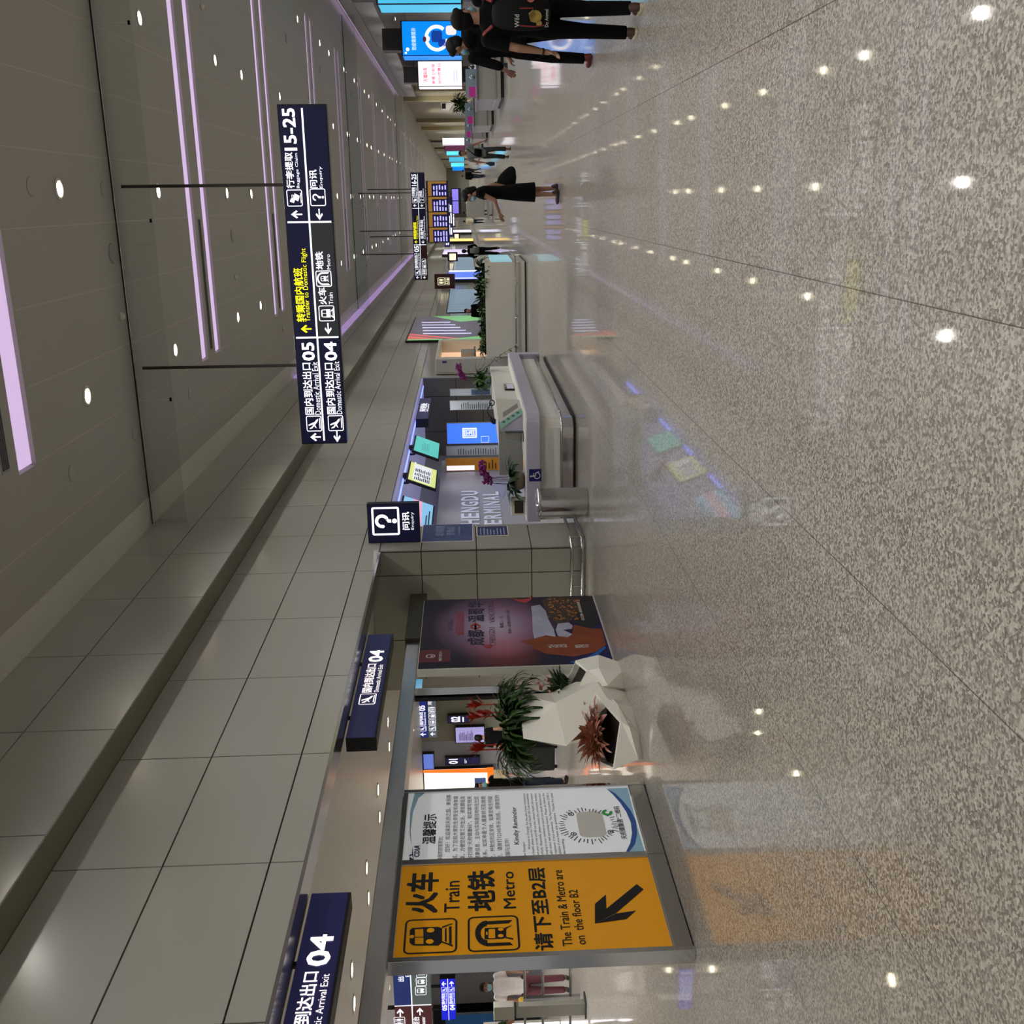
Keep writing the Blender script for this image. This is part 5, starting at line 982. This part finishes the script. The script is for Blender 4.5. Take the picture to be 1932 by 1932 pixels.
# ================================================================== people
def cmat(nm, c, rough=.8, var=.12): return M(nm, c, rough, var=var, scale=22)
SK = cmat('skin', (158, 118, 94), .5, .05); SKD = cmat('skin_tan', (134, 94, 72), .5, .05); HAIR = M('hair_black', (9, 8, 9), .6, var=.3, spec=.25); HAIRB = M('hair_brown', (11, 7, 5), .7, var=.3, spec=.15)
BLK = M('cloth_black', (5, 5, 6), .95, var=.2, spec=.15); DGR = cmat('cloth_charcoal', (34, 35, 38), .85); MASK = cmat('mask_blue', (126, 174, 190), .7); MASKW = cmat('mask_white', (206, 210, 204), .7)
GRT = cmat('cloth_grey', (98, 100, 98), .85); DEN = cmat('denim_navy', (30, 38, 60), .85); WHT = cmat('cloth_white', (214, 206, 206), .8); MRN = cmat('cloth_maroon', (96, 48, 58), .8); CRM = cmat('cloth_cream', (212, 198, 164), .8); GRN = cmat('cloth_green', (24, 58, 28), .8); SHOE = cmat('shoe_black', (18, 17, 18), .5); SOLE = cmat('sole_cream', (216, 206, 180), .6); SHB = cmat('shoe_brown', (70, 44, 36), .6); SHR = cmat('shoe_red', (96, 24, 26), .6)

def hand(mb, w, d, s=1, curl=.5, side=1, fine=True, hold=None):
    """Palm, four bent fingers of unequal length and a thumb; w wrist, d pointing direction."""
    d = Vector(d).normalized(); a = Vector((0, 1, 0)) - d * d.y
    a = a.normalized() if a.length > .2 else Vector((0, 0, 1)); b = d.cross(a).normalized() * side; w = Vector(w)
    mb.rc(w, w + d * .03 * s, .026 * s, .027 * s, 10)
    for k in range(4): mb.rc(w + d * .02 * s + a * (k - 1.5) * .017 * s, w + d * .088 * s + a * (k - 1.5) * .02 * s, .016 * s, .013 * s, 8)
    if not fine: mb.rc(w + d * .08 * s, w + d * .15 * s + b * .03 * s, .025 * s, .018 * s, 8)
    else:
        for k, L in enumerate((.066, .078, .074, .058)):
            p = w + d * .088 * s + a * (k - 1.5) * .0205 * s; e = d
            for j in range(3):
                e = (d * math.cos(curl * (j + .6)) + b * math.sin(curl * (j + .6))).normalized(); q = p + e * L * s * (.42, .33, .25)[j]
                mb.rc(p, q, (.0095 - .0008 * j) * s, (.0088 - .0008 * j) * s, 8); p = q
    t0 = w + d * .028 * s - a * .024 * s; t1 = t0 + (d * .7 - a * .6 + b * .35).normalized() * .042 * s; t2 = t1 + (d * .9 - a * .1 + b * .4).normalized() * .035 * s
    mb.rc(t0, t1, .013 * s, .011 * s, 8).rc(t1, t2, .0105 * s, .009 * s, 8)

def person(label, x, y, heading, Hh=1.7, top=BLK, bottom=BLK, skin=SK, hair=HAIR, shoe=SHOE, sole=None, vox=.012, headyaw=0, nod=0, larm=None, rarm=None, lleg=None, rleg=None, sleeve=.55, leglen=1.0, skirt=False, mask=None, longhair=0, lean=0, group=None, broad=1.0, sit=0, z0=0):
    """Local frame: +Y ahead of the person, +X to their right, metres of a 1.72 m figure; scaled to Hh."""
    k = Hh / 1.72; ca, sa = math.cos(math.radians(heading)), math.sin(math.radians(heading))
    T = lambda p: (x + k * (p[0] * ca - p[1] * sa), y + k * (p[0] * sa + p[1] * ca), z0 + k * p[2])
    V = Vector; le = lambda z: lean * max(0, z - .95)
    sh = 1.415; sw = .185 * broad
    J = {'ls': V((-sw, le(sh), sh)), 'rs': V((sw, le(sh), sh))}
    for s_, a in (('l', larm), ('r', rarm)):
        q = -1 if s_ == 'l' else 1
        el, wr = a if a else ((q * (sw + .05), le(1.1) - .02, 1.11), (q * (sw + .06), le(.9) + .06, .86))
        J[s_ + 'e'], J[s_ + 'w'] = V(el), V(wr)
    for s_, l in (('l', lleg), ('r', rleg)):
        q = -1 if s_ == 'l' else 1
        kn, an = l if l else ((q * .1, .02, .49), (q * .105, -.02, .085))
        J[s_ + 'k'], J[s_ + 'a'] = V(kn), V(an); J[s_ + 'h'] = V((q * .09, 0, .9))
    nk = V((0, le(1.47) - .01, 1.47)); hd = V((0, le(1.6) + .015 + .05 * nod, 1.6 - .02 * nod))
    hy = math.radians(headyaw); HR = Matrix.Rotation(hy, 3, 'Z') @ Matrix.Rotation(-nod * .5, 3, 'X')
    hp = lambda p: hd + HR @ V(p)
    root = thing('person', label, 'person', (x, y, z0), group)
    b = MB()
    b.loft([((0, 0, .86), .13, .095), ((0, 0, .93), .155, .11), ((0, le(1.05), 1.05), .13, .095), ((0, le(1.2), 1.2), .145 * broad, .1), ((0, le(1.34), 1.34), .165 * broad, .105), ((0, le(1.43), 1.43), .13 * broad, .075), ((0, le(1.47), 1.47), .06, .055)])
    b.rc(nk - V((0, 0, .05)), hd - V((0, .02, .05)), .058, .052, 12)
    b.ell(hp((0, -.005, .035)), .076, .095, .09, 16, 12, HR).ell(hp((0, .022, -.035)), .06, .07, .078, 14, 10, HR)      # skull, jaw
    b.rc(hp((0, .095, .01)), hp((0, .115, -.022)), .01, .013, 8)                                                        # nose
    b.ell(hp((0, .088, -.062)), .024, .012, .008, 10, 6, HR).ell(hp((0, .08, -.095)), .022, .02, .018, 10, 6, HR)       # lips, chin
    for q in (-1, 1): b.ell(hp((q * .078, -.005, -.005)), .012, .022, .034, 10, 8, HR)                                   # ears
    for s_ in 'lr':
        b.rc(J[s_ + 's'], J[s_ + 'e'], .047, .038).rc(J[s_ + 'e'], J[s_ + 'w'], .039, .026)
        hand(b, J[s_ + 'w'], J[s_ + 'w'] - J[s_ + 'e'], 1, .45, -1 if s_ == 'l' else 1, vox < .01)
        b.rc(J[s_ + 'h'], J[s_ + 'k'], .078, .052).rc(J[s_ + 'k'], J[s_ + 'a'], .052, .034).rc(J[s_ + 'a'] - V((0, .02, .03)), J[s_ + 'a'] + V((0, .12, -.055)), .032, .024)
    w = lambda mb: mb.xform(T)
    obj('body', w(b), skin, root, remesh=vox * k)
    # hair
    h = MB().ell(hp((0, -.02, .05)), .088, .1, .092, 16, 12, HR).ell(hp((0, -.035, .005)), .084, .085, .085, 14, 10, HR).ell(hp((0, .05, .085)), .07, .05, .042, 12, 8, HR)
    if longhair: h.rc(hp((0, -.06, 0)), hp((0, -.075, -longhair)), .08, .06)
    obj('hair', w(h), hair, root, remesh=vox * k)
    e = MB()
    for q in (-1, 1): e.ell(hp((q * .03, .088, .012)), .012, .008, .006, 8, 6, HR)
    obj('eyes', w(e), m_black, root)
    if mask:
        mk = MB().ell(hp((0, .06, -.055)), .064, .062, .052, 14, 10, HR); obj('face_mask', w(mk), mask, root, smooth=True)
    # top
    s = MB(); lo = .8 if not skirt else .5
    secs = [((0, 0, .84), .175 * broad, .125), ((0, 0, .95), .172 * broad, .122)] if not skirt else [((0, .0, .43), .21, .17), ((0, 0, .75), .2, .15), ((0, 0, .92), .178, .128)]
    s.loft(secs + [((0, le(1.06), 1.06), .158 * broad, .112), ((0, le(1.2), 1.2), .168 * broad, .118), ((0, le(1.34), 1.34), .186 * broad, .12), ((0, le(1.43), 1.43), .16 * broad, .09), ((0, le(1.475), 1.475), .075, .068)])
    for s_ in 'lr':
        a, c, d = J[s_ + 's'], J[s_ + 'e'], J[s_ + 'w']
        s.ell(a - V((0, 0, .01)), .068, .066, .062)
        if sleeve <= 1: s.cyl(a, a.lerp(c, sleeve), .064, .062, 14)
        else: s.rc(a, c, .064, .054).cyl(c, c.lerp(d, sleeve - 1), .054, .043, 14)
    obj('dress' if skirt else 'shirt', w(s), top, root, remesh=vox * k)
    if not skirt:
        t = MB().loft([((0, 0, .8), .165, .118), ((0, 0, .9), .168, .12), ((0, 0, 1.0), .155, .11)])
        for s_ in 'lr':
            a, c, d = J[s_ + 'h'], J[s_ + 'k'], J[s_ + 'a']
            t.rc(a, c, .095, .068)
            if leglen >= 1: t.cyl(c, c.lerp(d, .96), .068, .06, 14)
            else: t.cyl(c, c.lerp(d, max(leglen, .05)), .068, .072, 14)
        obj('trousers', w(t), bottom, root, remesh=vox * k)
    for s_ in 'lr':
        an = J[s_ + 'a']; f = MB().rc(an + V((0, -.03, -.02)), an + V((0, -.02, .02)), .043, .04).rc(an + V((0, -.045, -.045)), an + V((0, .13, -.05)), .036, .032).ell(an + V((0, .1, -.045)), .044, .075, .034)
        o = obj('shoe', w(f), shoe, root, remesh=.01 * k)
        if sole: obj('sole', w(MB().loft([(an + V((0, .045, -.083)), .045, .135), (an + V((0, .045, -.055)), .048, .14)], 20)), sole, o)
    root['T'] = 0; del root['T']
    return root, T, J, w, hp
def part(mb, nm, m, root, T, rem=0, smooth=True, label=None): return obj(nm, mb.xform(T), m, root, remesh=rem, smooth=smooth, label=label)

# the two nearest walkers and the one at the picture edge
A, T, J, w, hp = person('person in black with a red trimmed backpack, nearest walker, walking away', 1.53, 9.95, 2, 1.66, BLK, BLK, SK, HAIRB, SHB, SOLE, .008, headyaw=-48, larm=((-.26, -.03, 1.13), (-.285, .03, .87)), rarm=((.26, .06, 1.12), (.22, .2, .95)), lleg=((-.1, .08, .5), (-.11, .12, .085)), rleg=((.07, -.02, .49), (.05, -.14, .085)), sleeve=.75, mask=MASK)
part(MB().cyl(J['lw'].lerp(J['le'], .12), J['lw'].lerp(J['le'], .05), .032, .031, 14), 'wrist_watch', m_black, A, T)
bp = thing('backpack', 'black backpack with red trim and a yellow print on the nearest walker', 'backpack', T((0, -.2, 1.0)))
sh_ = MB().loft([((0, -.2, .83), .13, .075), ((0, -.205, .95), .15, .09), ((0, -.2, 1.15), .15, .085), ((0, -.18, 1.3), .13, .06), ((0, -.16, 1.37), .08, .035)])
obj('bag', sh_.xform(T), M('bag_black', (11, 11, 13), .8, spec=.2), bp, sub=1, smooth=True)
m_trim = cmat('trim_red', (120, 30, 32), .7)
for nm_, pts_, r_ in (('strap', [(-.15, -.06, 1.44), (-.14, -.13, 1.42), (-.1, -.19, 1.36)], .014), ('strap', [(.15, -.06, 1.44), (.14, -.13, 1.42), (.1, -.19, 1.36)], .014), ('piping', [(-.12, -.3, 1.12), (-.13, -.305, 1.0), (-.12, -.3, .9)], .006), ('piping', [(.02, -.3, 1.12), (.02, -.31, 1.0)], .006)):
    obj(nm_, MB().tube(pts_, r_, 6).xform(T), m_trim, bp, label='dark red ' + nm_)
FT = Face(T((0, -.302, 1)), Vector(T((1, 0, 0))) - Vector(T((0, 0, 0))), Vector(T((0, -1, 0))) - Vector(T((0, 0, 0))))
g = G(FT, .003); g.disc(-.045, -.02, .05, .055, 12); g.disc(-.1, -.05, .025); g.poly([(-.09, .02), (-.02, .04), (.01, 0), (-.04, -.03)]); obj('print', g, cmat('print_yellow', (150, 124, 50), .7, .4), bp, label='yellow printed motif')
g = G(FT, .005); g.text('Do Animal', -.13, -.13, .01, -.1, .0); g.text('Wild', -.13, .12, -.03, .16, .01); obj('script', g, cmat('print_white', (190, 190, 186), .7), bp)
g = G(FT, .003); g.disc(.1, .02, .035); g.disc(.11, -.04, .025); obj('patch', g, cmat('print_pink', (176, 96, 84), .7), bp)
B, T, J, w, hp = person('person in a black hooded top looking down at a phone, beside the nearest walker', 1.77, 13.3, 25, 1.76, BLK, BLK, SKD, HAIR, SHR, None, .009, headyaw=35, nod=.6, larm=((-.27, .02, 1.12), (-.2, .26, 1.0)), rarm=((.24, .04, 1.12), (.02, .27, 1.0)), sleeve=1.2, lleg=((-.1, .12, .5), (-.1, .16, .085)), rleg=((.1, -.02, .5), (.1, -.1, .085)), mask=MASK)
part(MB().ell((0, -.1, 1.46), .12, .07, .07), 'hood', BLK, B, T, .012)
ph = obj('phone', MB().box(-.12, -.04, .33, .345, 1.0, 1.15).xform(T), m_char); recenter(ph); tag(ph, 'dark phone held up by the person in the hooded top', 'phone')
Cp, T, J, w, hp = person('person in a black shirt cut by the picture edge, beside the backpack walker', 1.98, 10.6, -6, 1.74, BLK, BLK, SK, HAIR, cmat('shoe_blue', (40, 60, 130), .6), SOLE, .01, larm=((-.25, .0, 1.13), (-.27, .05, .88)), lleg=((-.1, .1, .5), (-.1, .14, .085)))
# woman in the black dress
Wm, T, J, w, hp = person('person in a black knee length dress and blue mask standing sideways in mid hall', .1, 17.95, 88, 1.63, BLK, BLK, SK, HAIR, cmat('sandal', (60, 50, 44), .6), None, .008, headyaw=0, nod=.45, larm=((-.2, .12, 1.15), (-.1, .36, 1.06)), rarm=((.2, -.13, 1.16), (.22, -.1, .92)), sleeve=.35, skirt=True, mask=MASK, lleg=((-.07, .03, .49), (-.07, .04, .085)), rleg=((.07, -.04, .49), (.07, -.06, .085)), longhair=.1)
bg_ = thing('shoulder_bag', 'large black shoulder bag with a tan charm carried by the person in the black dress', 'bag', T((.22, -.3, .85))); obj('bag', MB().loft([((.24, -.25, .74), .06, .13), ((.24, -.27, .82), .07, .2), ((.24, -.23, .95), .06, .16), ((.23, -.17, 1.1), .03, .06)]).xform(T), M('bag_black', (11, 11, 13), .8, spec=.2), bg_, sub=1, smooth=True); obj('strap', MB().tube([(.24, -.17, 1.1), (.22, -.08, 1.3), (.2, -.03, 1.42)], .014, 6).xform(T), BLK, bg_); obj('charm', MB().rc((.32, -.2, .9), (.32, -.22, .82), .012, .018).xform(T), cmat('charm_tan', (190, 140, 120), .6), bg_)
ph = obj('phone', MB().box(-.09, -.02, .44, .455, 1.03, 1.15).xform(T), m_char); recenter(ph); tag(ph, 'dark phone held out by the person in the black dress', 'phone')
# walking man with crossbody bag
Mn, T, J, w, hp = person('person in a grey shirt with a black crossbody bag walking towards the viewer', 1.44, 35.5, 188, 1.72, GRT, DGR, SKD, HAIR, SHOE, SOLE, .014, larm=((-.28, .06, 1.14), (-.34, .18, .92)), rarm=((.28, -.03, 1.13), (.31, .02, .88)), lleg=((-.1, .14, .52), (-.1, .1, .085)), rleg=((.1, -.02, .5), (.1, -.2, .14)), leglen=.75)
part(MB().loft([((.03, .13, .98), .12, .04), ((.02, .15, 1.12), .13, .05), ((0, .13, 1.22), .1, .03)]).tube([(.1, .12, 1.2), (-.1, .1, 1.44), (-.14, -.04, 1.46), (.0, -.12, 1.25)], .016, 6), 'crossbody_bag', BLK, Mn, T)
q = obj('carrier_bag', MB().loft([((.35, .02, .56), .05, .09), ((.35, .02, .7), .07, .13), ((.33, .02, .82), .03, .06), ((.315, .02, .88), .012, .02)]).xform(T), DEN, smooth=True); recenter(q); tag(q, 'navy carrier bag in the hand of the person in the grey shirt', 'bag')
# backpack walker past the counter, people behind it
Pk, T, J, w, hp = person('person in dark clothes with a grey backpack walking away past the white counter', -2.25, 48, 8, 1.74, BLK, BLK, SK, HAIR, SHOE, None, .016, larm=((-.27, .08, 1.15), (-.2, .2, 1.02)), rarm=((.27, .08, 1.15), (.2, .2, 1.02)), sleeve=1.8, lleg=((-.09, .12, .5), (-.1, .14, .085)), rleg=((.09, 0, .5), (.1, -.16, .1)))
q = obj('backpack', MB().loft([((0, -.2, .95), .12, .07), ((0, -.21, 1.15), .14, .09), ((0, -.18, 1.36), .1, .05)]).xform(T), GRT, smooth=True); recenter(q); tag(q, 'grey backpack on the person walking past the white counter', 'backpack')
person('person in a dark jacket behind the white counter, head above the plants', -4.05, 39.5, 170, 1.68, BLK, BLK, SK, HAIR, SHOE, None, .018, sleeve=1.8)
for i, (x, y, hdg, tp, bt, lb) in enumerate((( -.9, 74, 10, DGR, BLK, 'far person in dark grey under the flight board'), (-.1, 82, 190, WHT, DEN, 'far person in white under the flight board'), (.7, 92, 20, GRT, DGR, 'far person in grey behind the person in the black dress'), (1.6, 78, 160, BLK, DEN, 'far person in black beside the far service desk'), (-1.7, 86, 5, CRM, DEN, 'far person in cream left of the others, deep in the hall'), (2.4, 96, 30, DGR, DGR, 'far person in charcoal by the cyan columns'), (.3, 110, 10, BLK, GRT, 'farthest person in black, mid hall'))):
    person(lb, x, y, hdg, 1.7, tp, bt, SK, HAIR, SHOE, None, .025, lleg=((-.09, .12, .5), (-.1, .14, .085)), rleg=((.09, 0, .5), (.1, -.16, .1)), sleeve=1.5)
t = thing('luggage_cart', 'pale luggage cart stacked with boxes far down the hall', 'cart', (-.5, 60, 0)); obj('crate', MB().box(-1.0, .3, 60, 60.8, .45, 1.45), M('crate_pale', (164, 160, 150), .5), t, bev=.02); obj('deck', MB().box(-1.1, .4, 59.9, 60.9, .2, .3).box(-1.0, -.95, 60, 60.8, .3, .45).box(.25, .3, 60, 60.8, .3, .45), m_steel, t)
for x in (-.9, .2): obj('wheel', MB().cyl((x, 60.0, .1), (x + .06, 60.0, .1), .1), m_black, t)
# people beyond the exit
P1, T, J, w, hp = person('person in a black jacket and navy trousers holding papers beyond the exit beside the pylon', -9.98, 15.95, 250, 1.66, BLK, DEN, SK, HAIR, SHOE, None, .012, headyaw=10, larm=((-.25, .1, 1.15), (-.1, .32, 1.2)), rarm=((.25, .05, 1.12), (.27, .1, .88)), sleeve=1.9, mask=MASK)
q = obj('paper_sheet', MB().box(-.13, .06, .35, .353, 1.15, 1.38).xform(T), CRM); recenter(q); tag(q, 'cream paper sheet held by the person in the black jacket', 'paper')
q = thing('carrier_bag', 'white carrier bag hanging from the hand of the person in the black jacket', 'bag', T((.3, .12, .5))); obj('bag', MB().box(.2, .38, .02, .14, .42, .7).xform(T), WHT, q, bev=.01); obj('handle', MB().tube([(.25, .1, .7), (.28, .1, .82), (.33, .1, .7)], .006, 6).xform(T), WHT, q)
person('person in a brown grey top standing behind the barrier beyond the exit', -11.6, 18.6, 200, 1.62, cmat('cloth_taupe', (92, 84, 74), .85), DGR, SK, HAIR, SHOE, None, .014, mask=MASK, longhair=.12)
person('person with a bowed dark head behind the bromeliad leaves beyond the exit', -12.6, 22.4, 10, 1.66, BLK, BLK, SK, HAIR, SHOE, None, .016)
person('person in a cream top behind the planter by the olive wall', -10.7, 21.5, 190, 1.66, CRM, DEN, SK, HAIR, SHOE, None, .016, mask=MASK)
P2, T, J, w, hp = person('person in a white shirt and maroon trousers with a blue mask past the pylon', -13.95, 15.6, 215, 1.66, WHT, MRN, SKD, HAIR, SHOE, None, .011, larm=((-.25, -.02, 1.13), (-.24, .12, .9)), rarm=((.25, .0, 1.13), (.24, .18, .95)), mask=MASK, longhair=.16, sleeve=.7)
q = obj('pouch', MB().loft([((.22, .24, .88), .05, .04), ((.22, .24, .96), .055, .05), ((.22, .24, 1.0), .03, .03)]).xform(T), cmat('pouch_yellow', (214, 176, 62), .7), smooth=True); recenter(q); tag(q, 'small yellow pouch in the hand of the person in the white shirt', 'pouch')
person('person in a cream shirt and white mask behind the barrier past the pylon', -14.1, 17.2, 210, 1.68, CRM, CRM, SKD, cmat('hair_grey', (90, 86, 82), .6), SHOE, None, .013, mask=MASKW, larm=((-.26, .08, 1.16), (-.12, .28, 1.22)))
person('person in a dark green top and black shorts by the grey cabinet', -14.7, 15.2, 225, 1.6, GRN, BLK, SKD, HAIR, SHOE, None, .012, mask=MASK, leglen=.1, larm=((-.25, .1, 1.16), (-.12, .2, 1.38)))
person('person in black behind the grey cabinet at the lower picture edge', -14.9, 14.9, 240, 1.5, BLK, BLK, SKD, HAIR, SHOE, None, .014) if False else None

# exit area downlights; exit hall, booth and shop lamps added for their light
def lampfit(name, lb, p, power, col, r=.08, group=None, spot=140):
    t = thing(name, lb, 'ceiling light', p, group); obj('trim_ring', MB().lathe([(r, 0), (r + .03, 0), (r + .03, -.01), (r, -.012), (r, 0)], p, 18, False), m_white, t, smooth=True); obj('lens', MB().lathe([(0, -.006), (r, -.006), (r, -.002), (0, -.002)], p, 18), m_lens, t)
    l = bpy.data.lights.new('lamp', 'SPOT'); l.energy = power; l.color = col; l.spot_size = math.radians(spot); l.spot_blend = .7; l.shadow_soft_size = .07; l.specular_factor = 0
    q = bpy.data.objects.new('lamp', l); q.location = (0, 0, -.03); q.parent = t; C.objects.link(q)
n_ = 0
for y in (1.9, 3.8, 5.65, 7.5, 9.4, 11.2, 13.0, 15.0):
    for x in (-8.1, -8.55): lampfit('downlight', f'round downlight in the exit ceiling, {ordinal(n_ // 2)} pair, {"hall" if n_ % 2 == 0 else "inner"} side', (x, y, 3.05), 75, (1, .96, .88), .075, 'exit ceiling downlights'); n_ += 1
for i, (x, y) in enumerate([(x, y) for y in (9, 13, 17, 21) for x in (-11.5, -15, -18.5)]): lampfit('downlight', f'added round downlight deep in the exit hall ceiling, {ordinal(i)} of its grid', (x, y, 3.05), 420, (1, .98, .95), .08, 'added exit hall downlights')  # grid added to brighten the exit hall
for i, y in enumerate((16, 18.5, 21, 23.5, 26)): lampfit('downlight', f'added round booth ceiling downlight, {ordinal(i)} along the information desk', (-5.5, y, 2.86), 55, (.9, .92, 1), .06, 'added booth downlights')  # added to light the booth interior
for i, y in enumerate(range(-4, 76, 5)): lampfit('downlight', f'added round downlight in the dark ceiling of the right side strip, {ordinal(i)} along it', (8.6, y, 4.78), 130, (1, .96, .9), .09, 'right strip downlights')  # row added to light the shop wall on the right
